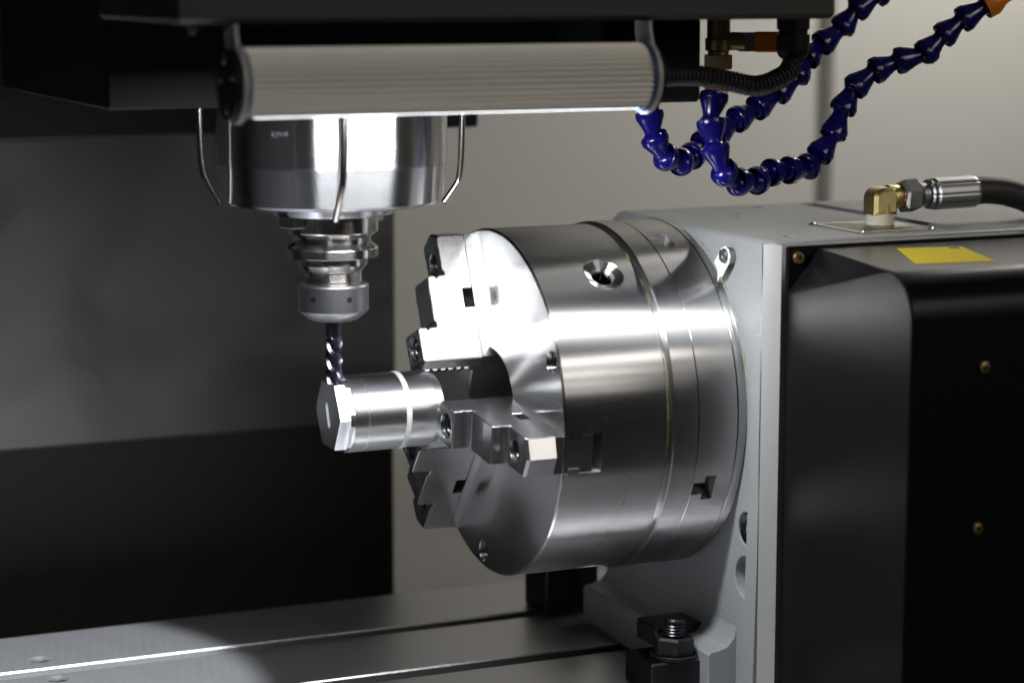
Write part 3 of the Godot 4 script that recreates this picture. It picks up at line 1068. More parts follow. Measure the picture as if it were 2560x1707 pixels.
	var pos := func(i: int, k: int) -> Vector3:
		var s := float(i) / rows
		var y := lerpf(y0, y1, s)
		var tw := s * (y1 - y0) / 0.048 * TAU
		var a := TAU * k / cnt
		var ph := fposmod(4.0 * a / TAU, 1.0)
		var r := 0.0060
		if ph > 0.34: r = 0.0060 - 0.0024 * pow(sin((ph - 0.34) / 0.66 * PI), 0.7)
		r = lerpf(r, 0.0056, smoothstep(0.85, 1.0, s))
		return Vector3(r * sin(a - tw), y, r * cos(a - tw))
	for i in rows:
		for k in cnt:
			var k2 := (k + 1) % cnt
			var q := [pos.call(i, k), pos.call(i, k2), pos.call(i + 1, k2), pos.call(i + 1, k)]
			mb.fquad(q[0], q[1], q[2], q[3], Vector3(q[0].x, 0, q[0].z))
	for k in cnt:
		mb.tri(pos.call(0, k), pos.call(0, (k + 1) % cnt), Vector3(0, y0, 0), Vector3.DOWN, Vector3.DOWN, Vector3.DOWN)
	part("flutes", mb, M.coated_carbide, e, at)

func pipe_mesh(pts: Array, r: float) -> MB:
	return tube(pts, r, 16, true)

# ---------------------------------------------------------------- indexer (the chuck's headstock)
func indexer() -> void:
	var t := thing("rotary_indexer", "grey painted indexer housing with black side cover behind the chuck", "machine unit", Vector3(0.23, -0.2, 0))
	var z0 := -0.098
	var z1 := 0.155
	var yt := 0.1255
	# plane (z, y), extruded along x; built from the left end face with a rounded rim
	var T := Transform3D(Basis(Vector3(0, 0, 1), Vector3(0, 1, 0), Vector3(-1, 0, 0)), Vector3.ZERO)
	var outline := ccw(rrect(z0, -0.1995, z1, yt, [0.0, 0.0, 0.004, 0.022], 8))
	var top_edge := -1
	for i in outline.size():
		var p := outline[i]
		var q := outline[(i + 1) % outline.size()]
		if absf(p.y - yt) < 1e-6 and absf(q.y - yt) < 1e-6:
			top_edge = i
	var b := 0.0065
	var secs := [[-0.42, outline]]
	for k in 7:
		var a := PI / 2 * k / 6.0
		var d := b * (1.0 - cos(a))
		secs.append([-0.140 - b + b * sin(a), ccw(rrect(z0 + d, -0.1995 + d, z1 - d, yt - d, [0.0, 0.0, maxf(0.004 - d, 0.0002), 0.022 - d], 8))])
	var mb := MB.new()
	# straight part without its top, then the rounded rim, then the end face
	loft([secs[0], secs[1]], T, true, false, [top_edge], 30.0, mb)
	loft(secs.slice(1), T, false, false, [], 30.0, mb)
	var last: PackedVector2Array = secs[-1][1]
	var capp := PackedVector2Array()
	var n0 := Vector2(0.100, -0.150)
	var zi := z1 - b
	for i in last.size():
		capp.append(last[i])
		var p := last[i]
		var q := last[(i + 1) % last.size()]
		if absf(p.x - zi) < 2e-5 and absf(q.x - zi) < 2e-5 and p.y < -0.15 and q.y > 0.0:
			capp.append_array([Vector2(p.x, -0.150), Vector2(0.100, -0.150), Vector2(0.100, -0.055), Vector2(p.x, -0.055)])
			n0 = p
	flat_cap(capp, -0.140, T, 1.0, mb)
	var FL := func(u: float, v: float) -> Array: return [Vector3(0.140, v, u), Vector3(-1, 0, 0), Vector2(u, v)]
	var lc := [
		[0.1275 - 0.015, 0.1275 + 0.015, -0.0795 - 0.015, -0.0795 + 0.015, 0.1275, -0.0795, 0.0128, 0.0128, 0.0128, [[0.96, 0.0004], [0.95, 0.0016], [0.0, 0.0016]]],
		[0.1275 - 0.0175, 0.1275 + 0.0175, -0.1145 - 0.0175, -0.1145 + 0.0175, 0.1275, -0.1145, 0.0160, 0.0160, 0.0160, [[0.97, 0.0004], [0.96, 0.012], [0.0, 0.012]]]]
	patch(FL, [0.100, zi], [-0.150, -0.055], [], lc, mb)
	# top sheet with a long groove and bolt holes
	var FT := func(u: float, v: float) -> Array: return [Vector3(u, yt, v), Vector3.UP, Vector2(u, v)]
	var tc := []
	for h in [[0.1690, 0.1300, 0.0062], [0.2517, -0.0594, 0.0050], [0.2000, 0.0, 0.003], [0.2130, -0.02, 0.003]]:
		tc.append([h[0] - h[2] * 1.2, h[0] + h[2] * 1.2, h[1] - h[2] * 1.2, h[1] + h[2] * 1.2, h[0], h[1], h[2], h[2], h[2], [[0.9, 0.0006], [0.9, 0.008], [0.0, 0.008]]])
	patch(FT, [0.140 + b, 0.42], [z0 + 0.022, z1 - 0.004], [[0.294, 0.309, -0.07, 0.137, 0.006]], tc, mb)
	part("housing", mb, M.grey_paint, t)
	# raised casting border along the front edge, thinner towards the top
	var rim := PackedVector2Array([Vector2(-0.140 - 0.0002, -0.1995), Vector2(-0.140 - 0.0002, 0.06), Vector2(-0.140 + 0.0004, 0.06), Vector2(-0.140 + 0.006, -0.1995)])
	part("border", loft([[0.1335, ccw(rim)], [0.1488, ccw(rim)]], Transform3D(Basis(Vector3(-1, 0, 0), Vector3(0, 1, 0), Vector3(0, 0, 1)), Vector3.ZERO), true, true), M.grey_paint, t)
	var TT := Transform3D(Basis(Vector3(1, 0, 0), Vector3(0, 0, 1), Vector3(0, -1, 0)), Vector3.ZERO)
	var trim := prism(PackedVector2Array([Vector2(0.1362, 0.1490), Vector2(0.1399, 0.1490), Vector2(0.1399, 0.1536), Vector2(0.1416, 0.1553), Vector2(0.1407, 0.1553), Vector2(0.1362, 0.1508)]), TT, -0.1238, 0.1995, 0.0, [], 5.0)
	prism(PackedVector2Array([Vector2(0.1407, 0.1553), Vector2(0.34, 0.1553), Vector2(0.34, 0.1598), Vector2(0.1452, 0.1598)]), TT, -0.1238, 0.1995, 0.0, [], 5.0, trim)
	part("trim_edge", trim, M.trim_steel, t)
	part("flange_screw", screw_mesh(0.0119, 0.002, 0.0042, 0.003), M.black_oxide, t, align(Vector3(-1, 0, 0), Vector3(0.1404, -0.0795, 0.1275), 0.4))
	part("anchor_screw", screw_mesh(0.0098, 0.006, 0.0056, 0.004), M.bright_steel, t, align(Vector3(-1, 0, 0), Vector3(0.1450, -0.1145, 0.1275), 0.2))
	# foot with its rounded ledge
	var foot := PackedVector2Array([Vector2(0.118, -0.1995), Vector2(0.142, -0.1995), Vector2(0.142, -0.1520), Vector2(0.1398, -0.1530), Vector2(0.1380, -0.1610), Vector2(0.1330, -0.1665), Vector2(0.1250, -0.1690), Vector2(0.1200, -0.1695), Vector2(0.118, -0.1715)])
	part("foot", prism(foot, Transform3D(), -0.090, 0.1150, 0.0004, [], 30.0), M.grey_paint, t)
	# zero mark pointer
	var tab := PackedVector2Array([Vector2(0.0, 0.0055), Vector2(0.0095, 0.0055), Vector2(0.0125, 0.0035), Vector2(0.0135, 0.0), Vector2(0.0125, -0.0035), Vector2(0.0095, -0.0055), Vector2(0.0, -0.0055), Vector2(-0.0005, -0.0010), Vector2(-0.0058, 0.0)])
	tab = PackedVector2Array([Vector2(0.0, 0.0072), Vector2(0.0150, 0.0072), Vector2(0.0195, 0.0050), Vector2(0.0212, 0.0), Vector2(0.0195, -0.0050), Vector2(0.0150, -0.0072), Vector2(0.0, -0.0072), Vector2(0.0, -0.0050), Vector2(-0.0062, -0.0058), Vector2(0.0, 0.0)])
	var pa := 0.83
	var TP := Transform3D(Basis(Vector3(0, sin(pa), cos(pa)), Vector3(0, cos(pa), -sin(pa)), Vector3(-1, 0, 0)), Vector3(0.1395, sin(pa), cos(pa)))
	TP.origin = Vector3(0.1353, 0.1348 * sin(pa), 0.1348 * cos(pa))
	if TP.basis.determinant() < 0.0:
		TP.basis = Basis(TP.basis.x, -TP.basis.y, TP.basis.z)
	var ptr := part("pointer", prism(tab, TP, 0.0, 0.0012, 0.0002, [], 5.0), M.white_mark, t)
	part("pointer_spacer", lathe([Vector2(0.0, 0.0), Vector2(0.0, 0.0062), Vector2(0.0048, 0.0062)], "y", 32), M.zinc, ptr, align(Vector3(1, 0, 0), TP * Vector3(0.0145, 0, 0.0)))
	part("pointer_screw", screw_mesh(0.0052, 0.0026, 0.0020, 0.0016, 0.0010), M.zinc, ptr, align(Vector3(-1, 0, 0), TP * Vector3(0.0150, 0, 0.0038)))
	# yellow coolant stains dried round the chuck's rim
	var sm := MB.new()
	rng.seed = 31
	var sa := 66.0
	while sa > 8.0:
		var l := rng.randf_range(0.8, 3.0)
		if rng.randf() < 0.4:
			var pts := []
			var off := rng.randf_range(0.0, 0.0022)
			for k in 4:
				var an := deg_to_rad(sa - l * k / 3.0)
				pts.append(Vector3(0.1399, 0, 0) + Vector3(0, sin(an), cos(an)) * (0.1262 + off))
			tube(pts, rng.randf_range(0.0002, 0.0005), 6, true, sm)
		sa -= l
	part("coolant_residue", sm, M.green_coolant, t).set_meta("kind", "stuff")
	# rating plate with rivets
	var pl := part("rating_plate", cbox(Vector3(0.222, 0.12555, 0.066), Vector3(0.285, 0.1261, 0.136), 0.00008), M.plate_alloy, t)
	for p in [[0.2245, 0.0690], [0.2825, 0.0690], [0.2245, 0.1330], [0.2825, 0.1330]]:
		part("rivet", lathe([Vector2(0.0, 0.0024), Vector2(0.0006, 0.0022), Vector2(0.0012, 0.0012), Vector2(0.0014, 0.0)], "y", 20, 40.0), M.bright_steel, pl, Transform3D(Basis(), Vector3(p[0], 0.1261, p[1])))
	for k in 9:
		var y := 0.076 + 0.006 * k
		part("engraved_line", cbox(Vector3(0.228, 0.12612, y), Vector3(0.228 + rng.randf_range(0.018, 0.046), 0.12626, y + 0.0016), 0.0), M.dark_cover, pl)
	# black sheet cover on the front, its upper corner cut back at the flange
	var cz0 := 0.1594
	var cz1 := 0.312
	var xl := 0.1495
	var ytop := 0.1205
	var bend := 0.030
	var slice := func(c: float) -> PackedVector2Array:
		# outline in (z, y) at c metres from the left side; the corner at the flange is cut back by a plane facet
		var k := clampf(c / 0.024, 0.0, 1.0)
		var zb := cz1 - bend
		var o := PackedVector2Array([Vector2(cz0, -0.23), Vector2(cz1, -0.23)])
		for q in 9:
			var a := PI / 2 * q / 8.0
			o.append(Vector2(cz1 - bend + bend * cos(a), ytop - bend + bend * sin(a)))
		o[-1] = Vector2(zb + 0.0002, ytop)
		o.append(Vector2(lerpf(zb, cz0 + 0.0002, k), ytop))
		o.append(Vector2(cz0, ytop - lerpf(0.030, 0.0002, k)))
		return o
	# plane axes z and y, extruded along x
	var TC := Transform3D(Basis(Vector3(0, 0, 1), Vector3(0, 1, 0), Vector3(1, 0, 0)), Vector3.ZERO)
	var s0: PackedVector2Array = ccw(slice.call(0.0))
	var s1: PackedVector2Array = ccw(slice.call(0.0012))
	var s2: PackedVector2Array = ccw(slice.call(0.024))
	var csec := [[xl, inset(s0, 0.0012)], [xl + 0.0012, s1], [xl + 0.024, s2], [0.50, s2]]
	var cov := part("side_cover", loft(csec, TC, true, true, [], 16.0), M.black_paint, t)
	part("cover_flange", cbox(Vector3(0.1490, -0.23, 0.1600), Vector3(0.3460, 0.1226, 0.1618), 0.0008), M.black_paint, cov)
	for p in [Vector3(0.1565, 0.1150, 0.1645), Vector3(0.3335, 0.1160, 0.1645)]:
		part("cover_screw", screw_mesh(0.0042, 0.004, 0.0019, 0.002), M.dull_brass, cov, align(Vector3(0, 0, 1), p))
	for p in [Vector3(0.2035, 0.0597, 0.3145), Vector3(0.2020, -0.0440, 0.3145)]:
		part("cover_screw", screw_mesh(0.0043, 0.003, 0.0018, 0.002, 0.0012), M.dull_brass, cov, align(Vector3(0, 0, 1), p))
	var stk := PackedVector2Array([Vector2(0.2200, -0.1860), Vector2(0.2660, -0.1950), Vector2(0.2385, -0.2720), Vector2(0.1835, -0.2640)])
	var TS := Transform3D(Basis(Vector3(1, 0, 0), Vector3(0, 0, -1), Vector3(0, 1, 0)), Vector3(0, 0.12055, 0))
	part("yellow_label", prism(stk, TS, 0.0, 0.0003, 0.0, [], 5.0), M.yellow_label, cov)
	part("label_print", prism(PackedVector2Array([Vector2(0.2545, -0.1965), Vector2(0.2615, -0.1975), Vector2(0.2590, -0.2035), Vector2(0.2515, -0.2025)]), TS, 0.0003, 0.0004, 0.0, [], 5.0), M.dark_cover, cov)

# ---------------------------------------------------------------- machine head
func head() -> void:
	var t := thing("milling_unit", "black milling machine head above the spindle", "milling head", Vector3(TX, 0.216, 0))
	part("head_body", cbox(Vector3(-0.280, 0.2165, -0.31), Vector3(0.1035, 0.60, 0.020), 0.002), M.matt_black, t)
	part("rear_slide", cbox(Vector3(-1.2, 0.1768, -0.38), Vector3(0.119, 0.70, -0.30), 0.002), M.matt_black, t)
	part("junction_box", cbox(Vector3(0.030, 0.2185, 0.045), Vector3(0.1060, 0.2750, 0.115), 0.002), M.matt_black, t)
	# front cover sheet
	var cov := part("front_cover", cbox(Vector3(-0.2845, 0.2755, 0.020), Vector3(0.1595, 0.60, 0.200), 0.003), M.dark_cover, t)
	for x in [-0.2700, -0.2480]:
		part("cover_screw", screw_mesh(0.0032, 0.003, 0.0014, 0.001, 0.001), M.bright_steel, cov, align(Vector3(0, -0.3, 1), Vector3(x, 0.2722, 0.190)))

func lamp() -> void:
	var t := thing("work_lamp", "ribbed grey tube lamp with blue end seals in front of the spindle", "lamp", Vector3(-0.114, 0.24, 0.198))
	var c := Vector2(0.198, 0.2402)
	var R := 0.0218
	# profile in (z, y): ribs round the front, a flat window towards the spindle and the work
	var win := deg_to_rad(263.0)
	var half := deg_to_rad(34.0)
	var p := PackedVector2Array()
	var cnt := 240
	for k in cnt + 1:
		var a := win + half + (TAU - 2 * half) * k / cnt
		var r := R - 0.0011 + 0.0011 * sin(k * TAU / 8.0)
		p.append(c + r * Vector2(cos(a), sin(a)))
	p = ccw(p)
	# x along the lamp; plane axes z and y
	var T := Transform3D(Basis(Vector3(0, 0, 1), Vector3(0, 1, 0), Vector3(-1, 0, 0)), Vector3.ZERO)
	part("tube_housing", loft([[-0.0165, p], [0.2440, p]], T, true, true, [], 5.0), M.lamp_alloy, t)
	var ring := func(r: float, x0: float, x1: float) -> MB:
		var q := PackedVector2Array()
		for k in 72: q.append(c + r * Vector2(cos(TAU * k / 72), sin(TAU * k / 72)))
		return prism(q, T, -x1, -x0, 0.0006, [], 20.0)
	for e in 2:
		var s := -1.0 if e == 0 else 1.0
		var x := -0.2442 if e == 0 else 0.0167
		var a := x + s * 0.0022
		part("blue_seal", ring.call(R + 0.0003, minf(x, a), maxf(x, a)), M.blue_gasket, t)
		var b := a + s * 0.0034
		part("end_cap", ring.call(R + 0.0014, minf(a, b), maxf(a, b)), M.cap_grey, t)
		var d := b + s * 0.004
		part("end_plate", ring.call(R - 0.0014, minf(b, d), maxf(b, d)), M.matt_black, t)
		if e == 0:
			for q in [[0.012, 0.006], [-0.013, 0.003], [0.0, -0.014], [-0.004, 0.015]]:
				part("cap_screw", screw_mesh(0.0030, 0.003, 0.0012, 0.001, 0.0008), M.bright_steel, t, align(Vector3(-1, 0, 0), Vector3(d - 0.0006, c.y + q[1], c.x + q[0])))
	# bracket arms up to the cover
	for x in [-0.2475, 0.0235]:
		var br := PackedVector2Array([Vector2(c.x - 0.012, c.y + 0.012), Vector2(c.x + 0.008, c.y + 0.016), Vector2(c.x + 0.002, c.y + 0.030), Vector2(c.x + 0.002, 0.2753), Vector2(c.x - 0.018, 0.2753), Vector2(c.x - 0.018, c.y + 0.028)])
		part("bracket", prism(br, T, -x - 0.0012, -x + 0.0012, 0.0004, [], 5.0), M.cap_grey, t)
	part("cable_boss", lathe([Vector2(0.0262, 0.0), Vector2(0.0262, 0.0068), Vector2(0.0480, 0.0068), Vector2(0.0486, 0.0060), Vector2(0.0486, 0.0)], "x", 32), M.cap_grey, t, Transform3D(Basis(), Vector3(0, c.y - 0.002, c.x - 0.030)))
	# the glowing window
	var wn := Vector3(0, sin(win), cos(win))
	var wo := R * cos(half)
	var wc := Vector3(-0.1138, c.y, c.x) + wn * (wo + 0.0004)
	var tf := Transform3D(Basis(Vector3(1, 0, 0), wn, Vector3(1, 0, 0).cross(wn)), wc)
	part("lamp_window", cbox(Vector3(-0.126, -0.0008, -0.0110), Vector3(0.126, -0.0003, 0.0110), 0.0), M.lamp_glow, t, tf)
	var l := AreaLight3D.new()
	l.name = "work_lamp_glow"
	l.area_size = Vector2(0.252, 0.022)
	l.area_normalize_energy = true
	l.light_energy = 0.26
	l.light_color = Color(0.985, 0.992, 1.0)
	l.shadow_enabled = true
	add_child(l)
	var zz := -wn
	l.transform = Transform3D(Basis(Vector3(1, 0, 0), zz.cross(Vector3(1, 0, 0)), zz), wc + wn * 0.0012)

# ---------------------------------------------------------------- hoses
func hydraulic() -> void:
	var t := thing("hydraulic_hose", "black hydraulic hose with brass elbow screwed into the grey housing", "hose", Vector3(0.2655, 0.1255, 0.0933))
	var tp := MB.new()
	var pr := [Vector2(0.0, 0.0), Vector2(0.0, 0.0100)]
	for k in 7:
		pr.append(Vector2(0.0002 + 0.0011 * k, 0.0101))
		pr.append(Vector2(0.0008 + 0.0011 * k, 0.0104))
	pr.append(Vector2(0.0082, 0.0095))
	lathe(pr, "y", 40, 50.0, tp)
	part("thread_tape", tp, M.ptfe, t, Transform3D(Basis(), t.position + Vector3(0, 0.0004, 0)))
	# elbow: square shouldered body turning from up to right
	var el := rrect(-0.0098, 0.0080, 0.0098, 0.0275, [0.0, 0.0, 0.004, 0.008], 6)
	var mb2 := MB.new()
	mb2.append(prism(el, Transform3D(), -0.0092, 0.0092, 0.0024, [], 30.0), Transform3D())
	lathe([Vector2(0.0078, 0.0), Vector2(0.0078, 0.0094), Vector2(0.0150, 0.0096), Vector2(0.0160, 0.0085)], "y", 40, 30.0, mb2)
	var e := part("elbow", mb2, M.yellow_zinc, t, Transform3D(Basis(), t.position))
	var d := Vector3(1.0, 0.02, 0.0).normalized()
	var o := t.position + Vector3(0, 0.0200, 0)
	var tf := align(d, o)
	part("elbow_barrel", lathe([Vector2(0.006, 0.0086), Vector2(0.0125, 0.0090), Vector2(0.0145, 0.0082), Vector2(0.0145, 0.0)], "y", 36), M.yellow_zinc, t, tf)
	var th := MB.new()
	for k in 4:
		var y := 0.0140 + 0.0012 * k
		lathe([Vector2(y, 0.0068), Vector2(y + 0.0006, 0.0075), Vector2(y + 0.0012, 0.0068)], "y", 36, 5.0, th)
	part("thread", th, M.copper_thread, t, tf)
	# hexagon nut
	var THX := Transform3D(tf.basis * Basis(Vector3(1, 0, 0), Vector3(0, 0, -1), Vector3(0, 1, 0)), tf.origin)
	var hx := ccw(ngon(6, 0.0124, 0.2))
	part("union_nut", loft([[0.0172, inset(hx, 0.0022)], [0.0188, hx], [0.0290, hx], [0.0306, inset(hx, 0.0024)]], THX, true, true, [], 5.0), M.zinc, t)
	part("nut_collar", lathe([Vector2(0.0300, 0.0), Vector2(0.0300, 0.0104), Vector2(0.0330, 0.0088), Vector2(0.0375, 0.0086), Vector2(0.0382, 0.0078), Vector2(0.0395, 0.0078)], "y", 40, 20.0), M.zinc, t, tf)
	# crimped ferrule with flats
	var f := PackedVector2Array()
	for k in 48:
		var a := TAU * k / 48.0
		var r := 0.0117 - (0.0004 if k % 6 == 0 else 0.0)
		f.append(r * Vector2(cos(a), sin(a)))
	part("ferrule", loft([[0.0392, inset(f, 0.0022)], [0.0405, inset(f, 0.0006)], [0.0430, inset(f, 0.0016)], [0.0440, inset(f, 0.0014)], [0.0450, f], [0.0775, f], [0.0798, inset(f, 0.0004)], [0.0808, inset(f, 0.0016)]], THX, true, true, [], 6.0), M.zinc, t)
	var p0: Vector3 = tf * Vector3(0, 0.079, 0)
	part("rubber_hose", tube(spline([p0, p0 + Vector3(0.014, 0.0003, 0), p0 + Vector3(0.034, -0.0028, 0.001), p0 + Vector3(0.058, -0.0130, 0.003), p0 + Vector3(0.10, -0.045, 0.01), p0 + Vector3(0.14, -0.10, 0.02)], 8), 0.0101, 28), M.black_rubber, t)

func hose(t: Node3D, pts: Array) -> void:
	var prof := [Vector2(0.0090, 0.0062), Vector2(0.0050, 0.0083), Vector2(0.0006, 0.0089), Vector2(0.0, 0.0094), Vector2(0.0004, 0.0099), Vector2(0.0044, 0.0101), Vector2(0.0050, 0.0098), Vector2(0.0144, 0.0060), Vector2(0.0170, 0.0057)]
	for k in 9:
		var a := deg_to_rad(lerpf(-136.0, -38.0, k / 8.0))
		prof.append(Vector2(0.0228 + 0.0080 * cos(PI + deg_to_rad(44.0) + (a - deg_to_rad(-136.0)) * -1.0) , 0.0))
	prof = prof.slice(0, 9)
	for k in 9:
		var a := deg_to_rad(lerpf(136.0, 38.0, k / 8.0))
		prof.append(Vector2(0.0228 + 0.0080 * cos(a), 0.0080 * sin(a)))
	var m := lathe(prof, "y", 40, 32.0).mesh()
	for i in pts.size() - 1:
		var d: Vector3 = pts[i + 1] - pts[i]
		var tf := align(d, pts[i])
		tf.basis = tf.basis * Basis.from_scale(Vector3(1, d.length() / 0.0187, 1))
		part("hose_segment", m, M.blue_plastic, t, tf)

func hoses() -> void:
	var h1 := [Vector3(0.1186, 0.2240, 0.1114), Vector3(0.1139, 0.2061, 0.1146), Vector3(0.1142, 0.1893, 0.1198), Vector3(0.1203, 0.1720, 0.1211), Vector3(0.1338, 0.1632, 0.1153), Vector3(0.1528, 0.1619, 0.1084), Vector3(0.1694, 0.1670, 0.0994), Vector3(0.1870, 0.1677, 0.0938), Vector3(0.2056, 0.1682, 0.0887), Vector3(0.2194, 0.1760, 0.0824), Vector3(0.2328, 0.1897, 0.0794), Vector3(0.2421, 0.2073, 0.0760), Vector3(0.2515, 0.2227, 0.0753), Vector3(0.2668, 0.2349, 0.0778), Vector3(0.2836, 0.2421, 0.0818), Vector3(0.3014, 0.2469, 0.0889), Vector3(0.3144, 0.2595, 0.0925), Vector3(0.3279, 0.2711, 0.0965), Vector3(0.3440, 0.2813, 0.1019)]
	var h2 := [Vector3(0.0861, 0.2105, 0.0772), Vector3(0.0887, 0.1936, 0.0790), Vector3(0.0972, 0.1796, 0.0785), Vector3(0.1123, 0.1741, 0.0729), Vector3(0.1263, 0.1763, 0.0632), Vector3(0.1407, 0.1844, 0.0527), Vector3(0.1566, 0.1912, 0.0453), Vector3(0.1746, 0.1998, 0.0408), Vector3(0.1934, 0.2076, 0.0366), Vector3(0.2131, 0.2178, 0.0326), Vector3(0.2295, 0.2294, 0.0323), Vector3(0.2401, 0.2427, 0.0292), Vector3(0.2527, 0.2527, 0.0275), Vector3(0.2698, 0.2644, 0.0276), Vector3(0.2804, 0.2776, 0.0300), Vector3(0.2949, 0.2884, 0.0346), Vector3(0.3096, 0.2979, 0.0395)]
	var a := thing("coolant_hose", "blue jointed coolant hose ending in the orange nozzle", "coolant hose", Vector3(0.1186, 0.2240, 0.1114), "blue jointed coolant hoses")
	hose(a, h1)
	var nd := Vector3(0.0173, 0.0105, 0.0058)
	part("nozzle", lathe([Vector2(0.006, 0.0070), Vector2(0.0, 0.0092), Vector2(-0.0002, 0.0098), Vector2(0.0070, 0.0102), Vector2(0.0085, 0.0098), Vector2(0.0150, 0.0066), Vector2(0.0400, 0.0050), Vector2(0.0400, 0.0035)], "y", 40, 30.0), M.orange_plastic, a, align(nd, Vector3(0.3440, 0.2813, 0.1019)))
	var b := thing("coolant_hose", "blue jointed coolant hose behind, running up past the black cable", "coolant hose", Vector3(0.0861, 0.2105, 0.0772), "blue jointed coolant hoses")
	hose(b, h2)
	part("inlet_stub", lathe([Vector2(0.0, 0.0075), Vector2(0.012, 0.0065), Vector2(0.020, 0.0065)], "y", 32), M.blue_plastic, b, Transform3D(Basis(), Vector3(0.0861, 0.2075, 0.0772)))
	# brass valve with the orange lever
	var v := thing("coolant_valve", "brass coolant valve with an orange lever under the head cover", "valve", Vector3(0.1230, 0.2260, 0.1080))
	var c := Vector3(0.1230, 0.0, 0.1080)
	part("valve_body", lathe([Vector2(0.2420, 0.0), Vector2(0.2420, 0.0072), Vector2(0.2520, 0.0072), Vector2(0.2530, 0.0090), Vector2(0.2605, 0.0092), Vector2(0.2615, 0.0080), Vector2(0.2750, 0.0080)], "y", 40, 12.0), M.dull_brass, v, Transform3D(Basis(), c))
	var TH := Transform3D(Basis(Vector3(1, 0, 0), Vector3(0, 0, -1), Vector3(0, 1, 0)), c)
	part("hexagon_nut", prism(ngon(6, 0.0098, 0.3), TH, 0.2400, 0.2500, 0.0006, [], 5.0), M.dull_brass, v)
	part("orange_fitting", lathe([Vector2(0.2180, 0.0), Vector2(0.2180, 0.0075), Vector2(0.2240, 0.0082), Vector2(0.2300, 0.0076), Vector2(0.2402, 0.0066)], "y", 32, 30.0), M.orange_plastic, v, Transform3D(Basis(), Vector3(0.1205, 0, 0.1100)))
	part("lever_boss", lathe([Vector2(0.006, 0.0), Vector2(0.006, 0.0062), Vector2(0.0170, 0.0062), Vector2(0.0180, 0.0050), Vector2(0.0180, 0.0)], "y", 32), M.dull_brass, v, align(Vector3(0.93, 0, 0.37), Vector3(0.1230, 0.2590, 0.1080)))
	var ld := Vector3(0.913, 0, 0.407)
	var TL := Transform3D(Basis(ld, Vector3(0, 1, 0), ld.cross(Vector3(0, 1, 0))), Vector3(0.1345, 0.2585, 0.1130))
	part("lever_plate", prism(rrect(0.0, -0.0066, 0.0140, 0.0066, [0.002, 0.0, 0.0, 0.002], 3), TL, -0.001, 0.001, 0.0003, [], 20.0), M.zinc, v)
	part("lever_grip", prism(rrect(0.0120, -0.0070, 0.040, 0.0070, [0.0015, 0.004, 0.004, 0.0015], 4), TL, -0.0022, 0.0022, 0.0010, [], 30.0), M.orange_plastic, v)
	# lamp cable in corrugated conduit with its gland
	var k := thing("lamp_cable", "black corrugated lamp cable hanging in a bow from its gland", "cable", Vector3(0.1588, 0.2740, 0.1450))
	var g := Transform3D(Basis(), Vector3(0.1597, 0, 0.1450))
	part("gland", lathe([Vector2(0.2480, 0.0), Vector2(0.2480, 0.0080), Vector2(0.2500, 0.0100), Vector2(0.2540, 0.0112), Vector2(0.2640, 0.0114), Vector2(0.2645, 0.0098), Vector2(0.2672, 0.0098), Vector2(0.2677, 0.0110), Vector2(0.2757, 0.0112)], "y", 12, 8.0), M.matt_black, k, g)
	var path := spline([Vector3(0.1597, 0.2500, 0.1455), Vector3(0.1560, 0.2425, 0.1490), Vector3(0.1469, 0.2366, 0.1540), Vector3(0.1254, 0.2308, 0.1576), Vector3(0.1023, 0.2346, 0.1590), Vector3(0.0768, 0.2385, 0.1610), Vector3(0.0490, 0.2388, 0.1660)], 60)
	var cm := MB.new()
	# corrugations: rings of alternating radius along the path
	var len_ := 0.0
	var rings := []
	for i in path.size() - 1:
		rings.append([path[i], (path[i + 1] - path[i]).normalized(), len_])
		len_ += (path[i] as Vector3).distance_to(path[i + 1])
	var sg := 24
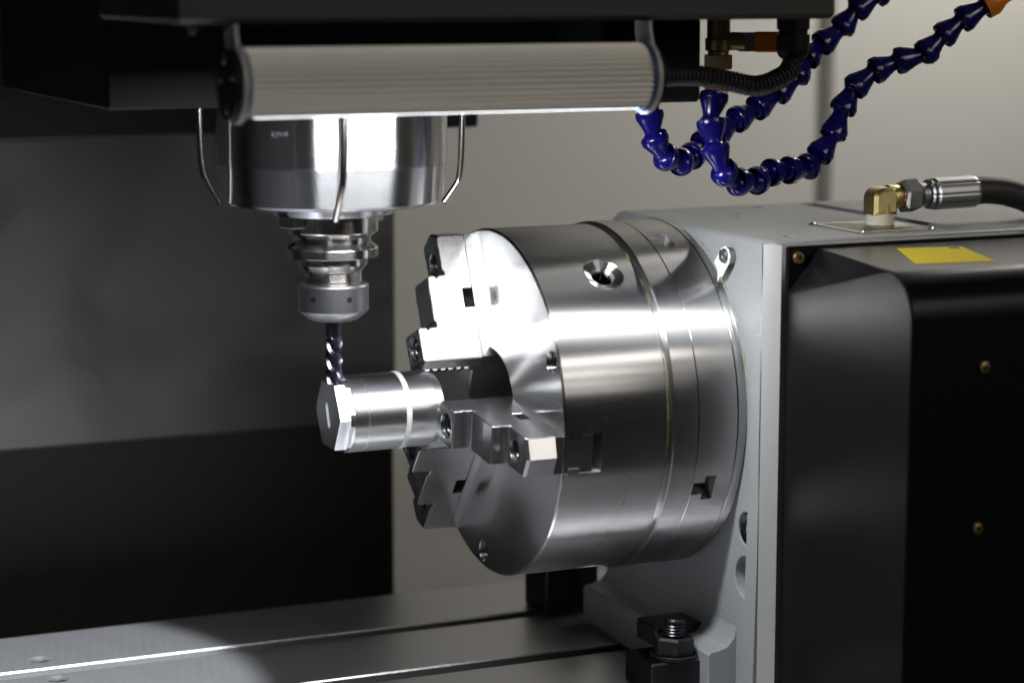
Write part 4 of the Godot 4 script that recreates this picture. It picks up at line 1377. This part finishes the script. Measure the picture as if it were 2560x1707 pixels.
	for i in rings.size() - 1:
		for q in sg:
			var pp := []
			var nn := []
			for w in [[i, q], [i, q + 1], [i + 1, q + 1], [i + 1, q]]:
				var r: Array = rings[w[0]]
				var bs := align(r[1]).basis
				var aa: float = TAU * w[1] / sg
				var dir: Vector3 = bs * Vector3(sin(aa), 0, cos(aa))
				var ph: float = r[2] / 0.0034 * TAU
				pp.append(r[0] + dir * (0.0062 + 0.0009 * sin(ph)))
				nn.append((dir - r[1] * 0.0009 * TAU / 0.0034 * cos(ph)).normalized())
			cm.quad(pp, nn, [Vector2.ZERO, Vector2.RIGHT, Vector2.ONE, Vector2.DOWN])
	part("conduit", cm, M.black_rubber, k)

# ---------------------------------------------------------------- clamps on the table
func clamps() -> void:
	for i in 2:
		var at := Vector3(0.1040, -0.2, 0.0930) if i == 0 else Vector3(0.1250, -0.2, -0.1305)
		var t := thing("clamp", "black table clamp with stud and hexagon nut, in front of the chuck's housing" if i == 0 else "black table clamp in the shadow under the chuck, at the rear slot", "clamp", at, "black table clamps")
		var top := -0.1770 if i == 0 else -0.1550
		part("clamp_block", cbox(Vector3(at.x - 0.0245, -0.1998, at.z - 0.0330), Vector3(at.x + 0.0215, top, at.z + 0.0090), 0.0012), M.black_oxide, t)
		if i == 0:
			part("clamp_arm", cbox(Vector3(at.x - 0.004, top + 0.0002, at.z - 0.0560), Vector3(at.x + 0.034, top + 0.016, at.z - 0.0240), 0.0012), M.black_oxide, t)
		var c := Transform3D(Basis(), Vector3(at.x, 0, at.z - 0.004))
		part("washer", lathe([Vector2(top, 0.0), Vector2(top, 0.0168), Vector2(top + 0.0004, 0.0172), Vector2(top + 0.0026, 0.0172), Vector2(top + 0.0032, 0.0164), Vector2(top + 0.0032, 0.008)], "y", 48), M.black_oxide, t, c)
		var TH := Transform3D(Basis(Vector3(1, 0, 0), Vector3(0, 0, -1), Vector3(0, 1, 0)), c.origin)
		var hx := ccw(ngon(6, 0.0148, 0.22))
		part("nut", loft([[top + 0.0032, hx], [top + 0.0140, hx], [top + 0.0156, inset(hx, 0.0018)]], TH, true, true, [], 5.0), M.black_oxide, t)
		var sp := [Vector2(top + 0.014, 0.0)]
		sp.append(Vector2(top + 0.014, 0.0074))
		for k in 5:
			sp.append(Vector2(top + 0.0156 + 0.0022 * k, 0.0072))
			sp.append(Vector2(top + 0.0167 + 0.0022 * k, 0.0081))
		sp.append(Vector2(top + 0.0272, 0.0076))
		sp.append(Vector2(top + 0.0285, 0.0062))
		sp.append(Vector2(top + 0.0287, 0.0))
		part("stud", lathe(sp, "y", 40, 20.0), M.black_oxide, t, c)
